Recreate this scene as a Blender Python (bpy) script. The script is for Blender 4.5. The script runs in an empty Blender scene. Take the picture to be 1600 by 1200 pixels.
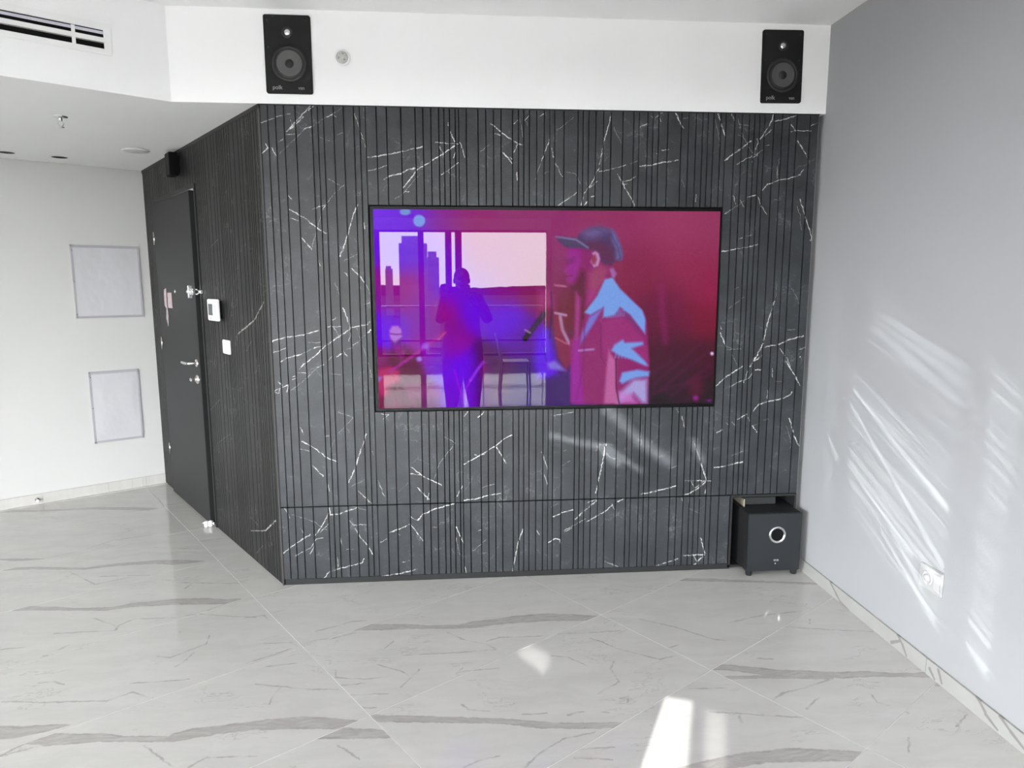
import bpy, bmesh, math, random
import numpy as np
from mathutils import Vector, Matrix
random.seed(7)
SC = bpy.context.scene
COL = SC.collection
# ---------------------------------------------------------------- camera
F, PITCH, ROLL, YAW, CX, D = 1068.0, 0.1439, 0.0022, 0.0819, 0.9131, 3.4659
H, HC, XW, XR, XS = 2.399, 2.819, 2.786, 2.757, -0.3947
EYE = 1.55
fw = np.array([math.sin(YAW)*math.cos(PITCH), math.cos(YAW)*math.cos(PITCH), -math.sin(PITCH)])
r0 = np.array([math.cos(YAW), -math.sin(YAW), 0.0]); d0 = np.cross(fw, r0)
rr = r0*math.cos(ROLL)+d0*math.sin(ROLL); dd = -r0*math.sin(ROLL)+d0*math.cos(ROLL)
CO = np.array([CX, -D, EYE])
cam = bpy.data.objects.new('camera', bpy.data.cameras.new('camera')); COL.objects.link(cam)
cam.data.sensor_width = 36.0; cam.data.lens = F/1600*36.0; cam.data.clip_start = 0.02; cam.data.clip_end = 4000
cam.matrix_world = Matrix(((rr[0], -dd[0], -fw[0], CO[0]), (rr[1], -dd[1], -fw[1], CO[1]), (rr[2], -dd[2], -fw[2], CO[2]), (0, 0, 0, 1)))
SC.camera = cam
# ---------------------------------------------------------------- view + sky
EXPOSURE = 2.03
SKY = 8.5
SC.view_settings.view_transform = 'Standard'; SC.view_settings.look = 'None'
SC.view_settings.exposure = EXPOSURE; SC.view_settings.gamma = 1.0; SC.view_settings.use_curve_mapping = False
W = bpy.data.worlds.new('sky'); SC.world = W; W.use_nodes = True
wn = W.node_tree.nodes; wl = W.node_tree.links; bg = wn['Background']
tc = wn.new('ShaderNodeTexCoord'); sx = wn.new('ShaderNodeSeparateXYZ'); cr = wn.new('ShaderNodeValToRGB')
wl.new(tc.outputs['Generated'], sx.inputs[0]); wl.new(sx.outputs[2], cr.inputs[0]); wl.new(cr.outputs[0], bg.inputs[0])
cr.color_ramp.elements[0].color = (0.985, 0.99, 1, 1); cr.color_ramp.elements[1].color = (0.74, 0.86, 1, 1)
bg.inputs[1].default_value = SKY
sun = bpy.data.lights.new('sun', 'SUN'); sun.energy = 62.0; sun.angle = math.radians(0.6); sun.color = (1, .975, .94)
sun_o = bpy.data.objects.new('sun', sun); COL.objects.link(sun_o)
sun_o.rotation_euler = Vector((0.35, 1.0, -0.95)).normalized().to_track_quat('-Z', 'Y').to_euler()
# ---------------------------------------------------------------- frames
TH = 0.96245
U = np.array([-math.cos(TH), math.sin(TH), 0.0]); V = np.array([-math.sin(TH), -math.cos(TH), 0.0])
LD = 2.4602; CC = U*LD; Z3 = np.array([0, 0, 1.0]); O3 = np.zeros(3)
WORLD = (O3, np.array([1.0, 0, 0]), np.array([0, 1.0, 0]), Z3)
DOORF = (O3, U, V, Z3)                      # a along the entrance wall, b out into the hall, c up
LEFTF = (CC, V, -U, Z3)                     # a along the left wall, b into the room, c up
SOFF = (np.array([XS, 0, 0]), V, -U, Z3)    # vent fascia
RIGHTF = (np.array([XW, 0, 0]), np.array([0, -1.0, 0]), np.array([-1.0, 0, 0]), Z3)
FRONTF = (O3, np.array([1.0, 0, 0]), np.array([0, -1.0, 0]), Z3)   # b out into the room
def back(q, n, c):
    n = np.array(n, float); ray = fw*F+rr*(q[0]-800)+dd*(q[1]-600)
    return CO+ray*(c-n@CO)/(n@ray)
def FP(q, y=0.0): p = back(q, (0, 1, 0), y); return (p[0], p[2])
def DP(q): p = back(q, V, 0); return (p@U, p[2])
def FLP(q): p = back(q, (0, 0, 1), 0); return (p[0], p[1])
# ---------------------------------------------------------------- mesh builder
class M:
    def __init__(s): s.v = []; s.f = []; s.sm = []
    def add(s, vs, fs, smooth=False):
        n = len(s.v); s.v += [tuple(map(float, v)) for v in vs]; s.f += [tuple(i+n for i in f) for f in fs]; s.sm += [smooth]*len(fs); return s
    def box(s, fr, a0, a1, b0, b1, c0, c1, ch=0.0):
        o, x, y, z = fr
        if ch <= 0:
            P = [o+x*a+y*b+z*c for c in (c0, c1) for b in (b0, b1) for a in (a0, a1)]
            return s.add(P, [(0, 2, 3, 1), (4, 5, 7, 6), (0, 1, 5, 4), (2, 6, 7, 3), (0, 4, 6, 2), (1, 3, 7, 5)])
        bm = bmesh.new(); bmesh.ops.create_cube(bm, size=1.0)
        for v in bm.verts:
            v.co = Vector(((a0+a1)/2+v.co.x*(a1-a0), (b0+b1)/2+v.co.y*(b1-b0), (c0+c1)/2+v.co.z*(c1-c0)))
        bmesh.ops.bevel(bm, geom=bm.edges[:], offset=ch, segments=2, affect='EDGES')
        bm.verts.index_update()
        s.add([o+x*v.co.x+y*v.co.y+z*v.co.z for v in bm.verts], [tuple(v.index for v in f.verts) for f in bm.faces]); bm.free(); return s
    def prism(s, pts, lo, hi, fr=WORLD):      # pts in (a,b), extruded along c
        o, x, y, z = fr; n = len(pts)
        P = [o+x*p[0]+y*p[1]+z*lo for p in pts]+[o+x*p[0]+y*p[1]+z*hi for p in pts]
        return s.add(P, [tuple(range(n-1, -1, -1)), tuple(range(n, 2*n))]+[(i, (i+1) % n, (i+1) % n+n, i+n) for i in range(n)])
    def lathe(s, fr, ca, cc, prof, n=32, smooth=True):   # axis = b direction through (ca, cc); prof = (radius, b)
        o, x, y, z = fr; P = []; m = len(prof)
        for i in range(n):
            t = 2*math.pi*i/n
            for r, b in prof: P.append(o+x*(ca+r*math.cos(t))+z*(cc+r*math.sin(t))+y*b)
        fs = [(i*m+j, ((i+1) % n)*m+j, ((i+1) % n)*m+j+1, i*m+j+1) for i in range(n) for j in range(m-1)]
        return s.add(P, fs, smooth)
    def tube(s, pts, r, n=10):
        pts = [Vector(p) for p in pts]; P = []; fs = []
        rs = r if isinstance(r, (list, tuple)) else [r]*len(pts)
        for i, p in enumerate(pts):
            t = (pts[min(i+1, len(pts)-1)]-pts[max(i-1, 0)]).normalized()
            a = t.orthogonal().normalized() if i == 0 else (a-t*a.dot(t)).normalized()
            b = t.cross(a)
            for k in range(n): P.append(p+(a*math.cos(2*math.pi*k/n)+b*math.sin(2*math.pi*k/n))*rs[i])
        for i in range(len(pts)-1):
            fs += [(i*n+k, i*n+(k+1) % n, (i+1)*n+(k+1) % n, (i+1)*n+k) for k in range(n)]
        s.add(P, fs, True); s.add(P[:n], [tuple(range(n-1, -1, -1))]); s.add(P[-n:], [tuple(range(n))]); return s
    def build(s, name, mat, parent=None, at=None, **tags):
        me = bpy.data.meshes.new(name)
        vs = np.array(s.v)
        if parent is not None: at = np.array(parent['org'])
        elif at is None: at = np.array([(vs[:, 0].min()+vs[:, 0].max())/2, (vs[:, 1].min()+vs[:, 1].max())/2, vs[:, 2].min()])
        me.from_pydata([tuple(p) for p in (vs-at)], [], s.f)
        me.polygons.foreach_set('use_smooth', s.sm); me.update()
        bm = bmesh.new(); bm.from_mesh(me); bmesh.ops.recalc_face_normals(bm, faces=bm.faces[:]); bm.to_mesh(me); bm.free()
        if mat: me.materials.append(mat)
        o = bpy.data.objects.new(name, me); COL.objects.link(o); o['org'] = [float(x) for x in at]
        if parent is not None: o.parent = parent
        else: o.location = at
        for k, v in tags.items(): o[k] = v
        return o
def thing(name, at, label=None, category=None, **tags):
    o = bpy.data.objects.new(name, None); COL.objects.link(o); o.location = at; o['org'] = [float(x) for x in at]
    o.empty_display_size = 0.05
    if label: o['label'] = label
    if category: o['category'] = category
    for k, v in tags.items(): o[k] = v
    return o
def at(fr, a, b, c): o, x, y, z = fr; return o+x*a+y*b+z*c
def text(s, size, fr, a, b, c, mat, parent, name='lettering', **tags):
    cu = bpy.data.curves.new('t', 'FONT'); cu.body = s; cu.size = size; cu.extrude = 0.0004
    to = bpy.data.objects.new('t', cu); COL.objects.link(to)
    me = to.evaluated_get(bpy.context.evaluated_depsgraph_get()).to_mesh()
    o, x, y, z = fr; m = M()
    m.add([o+x*(a+v.co.x)+z*(c+v.co.y)+y*(b+v.co.z) for v in me.vertices], [tuple(p.vertices) for p in me.polygons])
    to.to_mesh_clear(); bpy.data.objects.remove(to); return m.build(name, mat, parent, **tags)
# ---------------------------------------------------------------- materials
def new_mat(name):
    m = bpy.data.materials.new(name); m.use_nodes = True; return m, m.node_tree, m.node_tree.nodes['Principled BSDF']
def N(nt, t, **kw):
    n = nt.nodes.new(t)
    for k, v in kw.items(): setattr(n, k, v)
    return n
def put(nt, sock, v):
    if isinstance(v, bpy.types.NodeSocket): nt.links.new(v, sock)
    else: sock.default_value = v
def mth(nt, op, a, b=0.0, c=None, clamp=False):
    n = nt.nodes.new('ShaderNodeMath'); n.operation = op; n.use_clamp = clamp
    put(nt, n.inputs[0], a)
    if op not in ('ABSOLUTE', 'SINE', 'FLOOR', 'FRACT', 'SQRT'): put(nt, n.inputs[1], b)
    if c is not None: put(nt, n.inputs[2], c)
    return n.outputs[0]
def vm(nt, op, a, b=None, scale=None):
    n = nt.nodes.new('ShaderNodeVectorMath'); n.operation = op; put(nt, n.inputs[0], a)
    if b is not None: put(nt, n.inputs[1], b)
    if scale is not None: put(nt, n.inputs['Scale'], scale)
    return n.outputs['Value'] if op in ('DOT_PRODUCT', 'LENGTH') else n.outputs['Vector']
def noise(nt, vec, scale, detail=3.0, rough=0.5, out='Fac', dist=0.0):
    n = nt.nodes.new('ShaderNodeTexNoise'); n.inputs['Scale'].default_value = scale; n.inputs['Detail'].default_value = detail
    n.inputs['Roughness'].default_value = rough; n.inputs['Distortion'].default_value = dist
    put(nt, n.inputs['Vector'], vec); return n.outputs[0 if out == 'Fac' else 1]
def remap(nt, v, a, b, c=0.0, d=1.0):
    n = nt.nodes.new('ShaderNodeMapRange'); n.interpolation_type = 'SMOOTHSTEP'
    put(nt, n.inputs[0], v)
    for i, x in enumerate((a, b, c, d)): put(nt, n.inputs[1+i], x)
    return n.outputs[0]
def mix(nt, f, a, b):
    n = nt.nodes.new('ShaderNodeMix'); n.data_type = 'RGBA'; put(nt, n.inputs[0], f)
    for s, v in ((n.inputs[6], a), (n.inputs[7], b)): put(nt, s, v if isinstance(v, bpy.types.NodeSocket) else (*v, 1))
    return n.outputs[2]
def pos(nt): return N(nt, 'ShaderNodeNewGeometry').outputs['Position']
def bump(nt, bsdf, h, dist, strength=1.0):
    b = nt.nodes.new('ShaderNodeBump'); b.inputs['Distance'].default_value = dist; b.inputs['Strength'].default_value = strength
    put(nt, b.inputs['Height'], h); nt.links.new(b.outputs[0], bsdf.inputs['Normal'])
def plain(name, col, rough=0.5, metal=0.0, spec=0.5, nz=0.0, bmp=0.0, scale=60, **kw):
    m, nt, b = new_mat(name); p = pos(nt)
    n = noise(nt, p, scale, 4)
    c = mix(nt, n, tuple(x*(1-nz) for x in col), tuple(min(1, x*(1+nz)) for x in col)); nt.links.new(c, b.inputs['Base Color'])
    b.inputs['Roughness'].default_value = rough; b.inputs['Metallic'].default_value = metal; b.inputs['Specular IOR Level'].default_value = spec
    if bmp: bump(nt, b, n, bmp)
    for k, v in kw.items(): b.inputs[k.replace('_', ' ')].default_value = v
    return m
def segs_mask(nt, P, segs, soft=2.0):
    """max over tapering segments (ax,ay,bx,by,wa,wb,k): k inside, fading at the edge"""
    acc = None
    for ax, ay, bx, by, wa, wb, k in segs:
        dx, dy = bx-ax, by-ay; L2 = max(dx*dx+dy*dy, 1e-9)
        q = vm(nt, 'SUBTRACT', P, (ax, ay, 0)); t = vm(nt, 'DOT_PRODUCT', q, (dx/L2, dy/L2, 0)); t = mth(nt, 'ADD', t, 0, clamp=True)
        d = vm(nt, 'LENGTH', vm(nt, 'SUBTRACT', q, vm(nt, 'SCALE', (dx, dy, 0), scale=t)))
        if abs(wa-wb) < 1e-6: o = mth(nt, 'MULTIPLY_ADD', d, -soft/wa, soft, clamp=True)
        else: o = mth(nt, 'MULTIPLY_ADD', mth(nt, 'DIVIDE', d, mth(nt, 'MULTIPLY_ADD', t, wb-wa, wa)), -soft, soft, clamp=True)
        if k != 1: o = mth(nt, 'MULTIPLY', o, k)
        acc = o if acc is None else mth(nt, 'MAXIMUM', acc, o)
    return acc if acc is not None else 0.0
# painted plaster
def plaster(name, col, rough=0.75, bmp=0.0006):
    m, nt, b = new_mat(name); p = pos(nt)
    n1 = noise(nt, p, 2.2, 4); n2 = noise(nt, p, 130, 3)
    c = mix(nt, remap(nt, n1, 0.3, 0.7), tuple(x*0.985 for x in col), col); nt.links.new(c, b.inputs['Base Color'])
    b.inputs['Roughness'].default_value = rough; b.inputs['Specular IOR Level'].default_value = 0.3
    bump(nt, b, n2, bmp, 0.5); return m
M_WHITE = plaster('white_plaster', (0.91, 0.91, 0.905))
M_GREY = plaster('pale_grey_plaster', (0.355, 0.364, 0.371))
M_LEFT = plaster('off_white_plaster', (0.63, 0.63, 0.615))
M_CEIL = plaster('ceiling_paint', (0.90, 0.90, 0.89))
M_BLACK = plain('matt_black', (0.004, 0.004, 0.0045), 0.7, 0, 0.12)
M_BAFFLE = plain('black_baffle', (0.007, 0.007, 0.007), 0.6, 0, 0.3, bmp=0.0002, scale=600)
M_RUBBER = plain('black_rubber', (0.01, 0.01, 0.01), 0.45)
M_CONE = plain('grey_cone', (0.08, 0.08, 0.08), 0.35, nz=0.1)
M_STEEL = plain('brushed_steel', (0.62, 0.60, 0.57), 0.25, 1.0)
M_SILVER = plain('silver', (0.75, 0.75, 0.76), 0.2, 1.0)
M_PRINT = plain('grey_print', (0.35, 0.35, 0.35), 0.5)
M_PLASTIC = plain('white_plastic', (0.82, 0.82, 0.82), 0.35)
M_ENAMEL = plain('white_enamel', (0.88, 0.88, 0.87), 0.35)
M_LCD = plain('grey_display', (0.10, 0.11, 0.11), 0.25)
M_SUB = plain('dark_grey_vinyl', (0.010, 0.013, 0.0155), 0.45, nz=0.2, scale=500)
M_DOOR = plain('charcoal_door_paint', (0.016, 0.0163, 0.0166), 0.5, 0, 0.3, nz=0.05, scale=300, bmp=0.0001)
M_TRIMD = plain('dark_trim', (0.018, 0.0185, 0.019), 0.5, 0, 0.3)
M_GROUT = plain('white_grout', (0.85, 0.84, 0.81), 0.6)
M_CARD = plain('beige_card', (0.30, 0.27, 0.21), 0.7)
M_BOX = plain('dark_grey_box', (0.025, 0.028, 0.028), 0.5)
def film(name, wrinkle):
    m, nt, b = new_mat(name); p = pos(nt)
    b.inputs['Base Color'].default_value = (0.60, 0.60, 0.62, 1); b.inputs['Roughness'].default_value = 0.06
    b.inputs['Coat Weight'].default_value = 0.6; b.inputs['Coat Roughness'].default_value = 0.03
    bump(nt, b, noise(nt, vm(nt, 'MULTIPLY', p, (1, 1, 0.7)), 5, 3), wrinkle); return m
M_FILM = film('clear_film', 0.012)
# marble-print slats: veins drawn panel by panel where the photograph shows them
def marble_dark(name, coord, segs):
    m, nt, b = new_mat(name); g = pos(nt)
    if coord == 'front':
        s = N(nt, 'ShaderNodeSeparateXYZ'); nt.links.new(g, s.inputs[0]); c = N(nt, 'ShaderNodeCombineXYZ')
        nt.links.new(s.outputs[0], c.inputs[0]); nt.links.new(s.outputs[2], c.inputs[1]); P = c.outputs[0]
    else:
        c = N(nt, 'ShaderNodeCombineXYZ'); nt.links.new(vm(nt, 'DOT_PRODUCT', g, tuple(U)), c.inputs[0])
        nt.links.new(vm(nt, 'DOT_PRODUCT', g, (0, 0, 1)), c.inputs[1]); P = c.outputs[0]
    wob = vm(nt, 'SCALE', vm(nt, 'SUBTRACT', noise(nt, P, 55, 3, 0.65, 'Color'), (0.5, 0.5, 0.5)), scale=0.016)
    Q = vm(nt, 'MULTIPLY', vm(nt, 'ADD', P, wob), (1, 1, 0))
    v = segs_mask(nt, Q, segs, 1.7)
    brk = remap(nt, noise(nt, P, 38, 3, 0.7), 0.36, 0.56, 0.12, 1.0)
    v = mth(nt, 'MULTIPLY', v, brk)
    # fine faint crackle of the stone everywhere
    Pd = vm(nt, 'ADD', P, vm(nt, 'SCALE', noise(nt, P, 7, 4, 0.6, 'Color'), scale=0.22))
    vo = N(nt, 'ShaderNodeTexVoronoi', feature='DISTANCE_TO_EDGE'); vo.inputs['Scale'].default_value = 9.0; nt.links.new(Pd, vo.inputs['Vector'])
    cr_ = mth(nt, 'MULTIPLY', remap(nt, vo.outputs['Distance'], 0.0, 0.035, 1, 0), remap(nt, noise(nt, P, 5, 5, 0.7), 0.50, 0.66, 0, 0.85))
    n1 = noise(nt, P, 5, 5, 0.65); n2 = noise(nt, P, 160, 3, 0.7)
    base = mix(nt, remap(nt, n1, 0.3, 0.75), *(((0.0200, 0.0228, 0.0255), (0.041, 0.046, 0.051)) if coord == 'front' else ((0.0078, 0.0076, 0.0071), (0.018, 0.0177, 0.0168))))  # entrance copy of the print: its dimmer, warmer light is put into the colour
    base = mix(nt, remap(nt, n2, 0.35, 0.8, 0, 0.35), base, (0.065, 0.068, 0.071))
    base = mix(nt, mth(nt, 'MULTIPLY', cr_, 0.6), base, (0.20, 0.20, 0.195))
    base = mix(nt, v, base, (0.60, 0.60, 0.58)); nt.links.new(base, b.inputs['Base Color'])
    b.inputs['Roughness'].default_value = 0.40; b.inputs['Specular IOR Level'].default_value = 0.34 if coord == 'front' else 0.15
    bump(nt, b, n2, 0.0002, 0.5); return m
# light marble floor
UF = np.array([-0.566, 0.8244, 0]); UF /= np.linalg.norm(UF); VF = np.array([-UF[1], UF[0], 0])
def marble_floor(name, bands, thin, seed=0.0, lift=0.0):
    m, nt, b = new_mat(name); g = pos(nt); P = vm(nt, 'MULTIPLY', g, (1, 1, 0))
    big = vm(nt, 'SCALE', vm(nt, 'SUBTRACT', noise(nt, P, 9, 3, 0.6, 'Color'), (0.5, 0.5, 0.5)), scale=0.035)
    sm = vm(nt, 'SCALE', vm(nt, 'SUBTRACT', noise(nt, P, 40, 3, 0.6, 'Color'), (0.5, 0.5, 0.5)), scale=0.016)
    flat = lambda x: vm(nt, 'MULTIPLY', x, (1, 1, 0))
    Q2 = flat(vm(nt, 'ADD', P, sm))
    st = vm(nt, 'MULTIPLY', vm(nt, 'ADD', P, (seed, seed*1.7, 0)), (1.2, 5, 1))      # the stone's grain runs across the room
    st = vm(nt, 'ADD', st, vm(nt, 'SCALE', noise(nt, P, 3, 3, 0.6, 'Color'), scale=0.9))
    n1 = noise(nt, st, 2.2, 6, 0.65); n3 = noise(nt, vm(nt, 'MULTIPLY', st, (1, 2.4, 1)), 7, 5, 0.7)
    base = mix(nt, remap(nt, n1, 0.3, 0.72), (0.60, 0.592, 0.565), (0.545, 0.537, 0.512))
    ridge = mth(nt, 'ABSOLUTE', mth(nt, 'SUBTRACT', noise(nt, st, 1.7, 5, 0.62), 0.5))
    fine = mth(nt, 'MULTIPLY', remap(nt, ridge, 0.0, 0.012, 1, 0), remap(nt, noise(nt, P, 3.5, 2), 0.5, 0.62, 0, 0.5))
    base = mix(nt, fine, base, (0.36, 0.345, 0.32))
    if bands:
        fill = segs_mask(nt, Q2, bands, 6.0)
        core = segs_mask(nt, Q2, [(a, b_, c, d, wa*0.72, wb*0.72, k) for a, b_, c, d, wa, wb, k in bands], 3.5)
        edge = mth(nt, 'SUBTRACT', fill, core, clamp=True)
        bc = mix(nt, remap(nt, n3, 0.35, 0.7), (0.40, 0.378, 0.358), (0.485, 0.465, 0.443))
        base = mix(nt, fill, base, bc)
        base = mix(nt, mth(nt, 'MULTIPLY', edge, remap(nt, noise(nt, P, 14, 3), 0.4, 0.65, 0, 0.5)), base, (0.30, 0.28, 0.265))
    if thin:
        tv = mth(nt, 'MULTIPLY', segs_mask(nt, Q2, thin, 1.6), remap(nt, noise(nt, P, 16, 3), 0.35, 0.6, 0.12, 0.55))
        base = mix(nt, tv, base, (0.27, 0.25, 0.23))
    nt.links.new(base, b.inputs['Base Color']); b.inputs['Roughness'].default_value = 0.075
    b.inputs['Specular IOR Level'].default_value = 0.5; return m
M_SKIRT = marble_floor('skirting_marble', [], [], 3.3)
# ---------------------------------------------------------------- measured lines
GROOVES = [0, .040, .076, .115, .168, .245, .272, .299, .346, .393, .441, .469, .497, .547, .596, .664, .732, .769, .807, .845, .870, .897, .925, .942, .978,
    1.035, 1.073, 1.110, 1.147, 1.203, 1.232, 1.258, 1.286, 1.322, 1.359, 1.387, 1.411, 1.457, 1.526, 1.552, 1.580, 1.615, 1.653, 1.691, 1.750, 1.805,
    1.833, 1.875, 1.902, 1.931, 1.977, 2.046, 2.083, 2.121, 2.155, 2.182, 2.211, 2.247, 2.274, 2.319, 2.357, 2.394, 2.421, 2.448, 2.474, 2.522, 2.565, 2.604, 2.641, 2.711, 2.757]
def _rows(s, ox, oy, txt):
    out = []
    for ln in txt.strip().split('\n'):
        w, r = ln.split(':'); out += [(int(w), [float(x) for x in part.split(',')], s, ox, oy) for part in r.split(';')]
    return out
VEINS = _rows(4, 400, 150, '''
1:30,165,75,150,130,130,210,110;188,240,240,238;215,150,230,185;145,285,170,270;480,110,500,130;615,110,645,200,685,320;215,765,265,780;390,1030,400,1060;675,790,680,830;550,1100,575,1125;350,710,430,680;200,620,225,650;700,470,760,455,820,435;920,575,1010,460;930,600,955,598
2:200,215,245,165,340,60;330,88,375,52;190,222,240,185,295,130;35,360,75,325,60,300;100,325,125,370;305,205,350,190;440,130,480,115;210,708,300,760,400,840,440,860;285,885,350,960;635,680,605,750,585,830,550,940,525,1000;600,1080,650,1130,680,1165;700,385,760,375,900,350,1040,318;800,520,840,498,900,488,940,465,1000,450;920,575,1010,460,1100,405,1200,340;415,710,430,690
0:145,360,230,280,305,205;350,190,440,130;480,115,545,65;505,245,545,230;400,260,460,280;450,518,525,558;550,555,480,620,415,710,400,770,370,870,350,940;550,1030,635,985;870,640,910,620,1020,490''')
VEINS += _rows(6.667, 680, 165, '''
1:135,180,140,205;0,385,240,400;40,420,80,490;255,380,280,435,305,540;215,450,190,550;60,720,130,680,240,595;135,670,150,705;620,293,680,305;780,540,805,560;860,400,820,490;820,190,860,155;930,160,970,115,1000,70;1080,115,1150,75;1245,590,1280,650,1305,710,1330,740;1215,440,1230,540
2:160,280,205,380;80,510,130,465,205,420;575,190,620,215,680,270,700,288,800,355,860,395,920,410;700,490,760,545,800,605;850,700,858,780;1190,340,1180,400,1145,470,1110,580;1280,1040,1340,1000,1470,910
0:880,140,900,230,910,330;945,170,970,215;1110,580,1070,670,1045,770;470,480,590,385;1140,710,1185,690;1265,260,1350,200,1440,120;1350,690,1470,715,1510,815''')
VEINS += _rows(6.667, 900, 165, '''
1:290,370,270,480,245,610;240,690,360,665,520,620;480,795,560,780,620,740;480,825,540,815;220,790,140,860;780,110,800,125;830,130,860,100;880,80,920,60;875,130,885,165;835,505,845,500;895,470,970,455;1250,930,1245,1000;480,780,500,830
2:370,70,345,190,290,370;240,650,210,700,190,760,135,850,80,920;435,715,470,775,510,860,590,990,610,1045;55,1030,80,950;90,1030,120,1000;160,950,195,940;670,220,745,185;1040,75,1070,150,1120,235;665,630,780,620,900,595,1060,570;1480,85,1505,165,1560,330
0:570,605,650,575;390,220,470,390;680,225,760,195;1450,140,1500,380,1490,440;1100,770,1130,850;1120,130,1170,130''')
VEINS += _rows(5.717, 1110, 170, '''
1:220,390,265,370;545,190,480,245;240,495,330,440,400,410,470,370;430,300,410,340,395,400;370,480,385,440,460,370;185,40,220,115;720,205,770,195,900,200;900,150,950,130;490,330,530,325;595,540,595,620;270,820,300,880;205,770,225,850;425,790,450,860,500,940;320,1135,380,1125;255,1160,285,1155;415,270,430,310
2:130,460,210,400,280,350,360,290;560,50,555,90,500,190,445,270;575,115,650,95,780,58;720,140,760,200;780,290,850,400;470,725,510,675,620,635,690,625,800,590,830,545;330,790,410,770;130,940,180,905;800,810,850,975,890,1090,910,1190
0:850,400,890,490;245,90,300,260,380,400;570,810,615,815;770,870,800,940,805,1030,815,1090;620,440,595,540;130,945,330,800;240,140,340,150;250,230,300,250''')
VEINS += _rows(5.717, 1100, 370, '''
1:300,108,370,95,490,70;520,1055,470,1095;145,800,155,825;680,1000,720,1060;740,1080,780,1190;855,1005,910,990;540,985,670,960
2:160,130,240,120,300,108;630,575,600,670,570,760,545,880,530,930;530,950,480,1050,410,1160;670,960,760,920,890,885;145,860,195,975;280,1195,340,1160;950,30,970,60;855,1075,865,1075
0:195,975,255,1000;220,640,360,540;780,460,820,520,850,600;650,400,640,540;200,1010,330,1000;250,1050,300,1150;270,470,310,450;740,830,820,830''')
VEINS += _rows(5.717, 1100, 560, '''
1:395,100,375,160,355,220;230,260,300,215,400,180,440,120;610,90,610,170;570,280,565,360;195,575,215,590;250,570,285,600;395,530,410,560;245,870,350,830
2:110,245,190,170,260,125,345,70;490,0,440,30,410,75;460,105,510,100;735,30,820,165,855,245;440,470,490,410,580,380,640,375,720,350,770,325,785,300;300,545,380,500;115,665,165,640;430,600,470,655;760,535,800,660;805,690,845,780,870,880;90,975,150,970,290,935,350,925
0:490,580,440,600;535,545,580,545;735,600,760,680,780,770,765,805;640,205,690,205''')
VEINS += _rows(6.667, 410, 440, '''
1:120,735,180,720,235,690;680,470,820,470;745,480,795,560;735,400,765,375;920,540,900,620;310,990,340,980;310,1020,350,1005;1060,240,1120,220;130,1140,180,1110,175,1160,130,1160,130,1140;165,1045,205,1080;380,950,450,950;845,720,880,775
2:100,620,250,580,340,570,440,550,580,510;190,835,260,795,410,755;540,690,620,670;430,860,550,775,640,680,720,625,800,570,920,490;840,270,915,480;920,480,1090,445,1120,415;200,1100,270,1080,260,1150;570,895,640,865;780,780,830,745;945,660,990,635;1100,530,1130,505;390,910,430,860
0:410,755,540,690;480,635,600,635;300,1135,470,1000,570,895;640,865,730,780;880,705,945,680;990,635,1100,530;980,480,1025,610,1090,800,1140,1000;750,0,810,160;1080,30,1120,130;700,960,820,970''')
VEINS += _rows(3.637, 420, 600, '''
1:180,250,200,290;180,370,230,380;320,300,345,295;335,570,345,610;590,380,595,405;805,510,860,515;910,620,900,660;1100,580,1070,640;90,705,120,760;340,795,290,845;155,975,240,930,270,880,310,875;180,820,200,850;235,965,260,920;405,865,415,915;450,770,480,800,560,800;390,985,393,1040;265,1115,275,1130;635,900,670,880;800,750,840,775;730,850,745,860;760,1015,800,1003;1170,400,1180,405;1205,400,1225,400;1115,1040,1130,1095;1190,835,1205,830;620,550,655,635;640,170,680,175,650,200
2:190,325,260,365,330,420,385,440;245,460,310,525;555,285,515,400,490,480,455,560;510,610,585,680;800,465,870,520,980,575;845,590,910,655;340,735,300,810,265,860;345,705,350,745,400,738,500,705;80,965,150,910,235,855;490,820,520,870,560,915,590,965;310,1110,340,1070,400,1050,530,1015,540,995;685,845,750,820,800,795;845,775,875,740,940,710,1055,680;810,800,875,890;1065,810,1110,915;635,1095,740,1078,845,1052;1110,455,1220,395,1290,350,1340,310,1382,290;1295,360,1350,450;1110,660,1170,655,1240,635,1325,620;1110,185,1130,160;1190,190,1220,160
0:395,160,480,190,380,300,350,370;470,580,545,545;1000,300,1060,335,970,450,940,540;740,610,790,565;440,940,480,940;130,740,250,780,330,830;1060,860,1085,970;920,818,955,812;1210,590,1280,568;1160,950,1235,885;460,690,560,720''')
VEINS += _rows(3.75, 760, 600, '''
1:340,530,380,665;390,185,510,165;1110,145,1130,170;1145,190,1160,250;1200,570,1220,610,1280,565;1290,590,1280,640;1145,665,1150,695;295,860,310,885;455,860,580,790;580,700,650,675;735,705,750,735;1215,1010,1240,1050;1245,680,1250,670;695,1040,770,1070;460,865,500,845
2:325,400,360,500;700,350,680,460,640,640;905,645,1000,628,1115,595;1260,470,1290,570,1230,620,1165,650;1165,567,1325,567;390,780,440,755,510,735;520,790,650,680;590,805,690,750,740,710;770,690,810,668;365,930,400,905,430,910,435,935;865,1090,1000,1065,1120,1025;1255,905,1280,990;1280,1000,1200,1075;1155,1005,1280,1000;215,850,185,930,150,1115;1258,470,1275,520
0:440,480,490,450;450,395,470,388;1220,350,1260,470;1065,495,1120,478;380,720,420,700;1180,640,1190,730,1250,760''')
VEINS_D = _rows(3.6375, 210, 230, '''
2:590,1060,680,985,735,880
0:635,1160,665,1100;430,570,475,525;405,330,410,370;515,270,525,240;700,90,715,240''')+_rows(3.077, 210, 540, '''
2:630,890,680,840
1:560,890,630,890
0:365,310,410,260;400,470,460,425;560,825,600,870;650,890,660,960;585,1000,620,960''')
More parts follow.
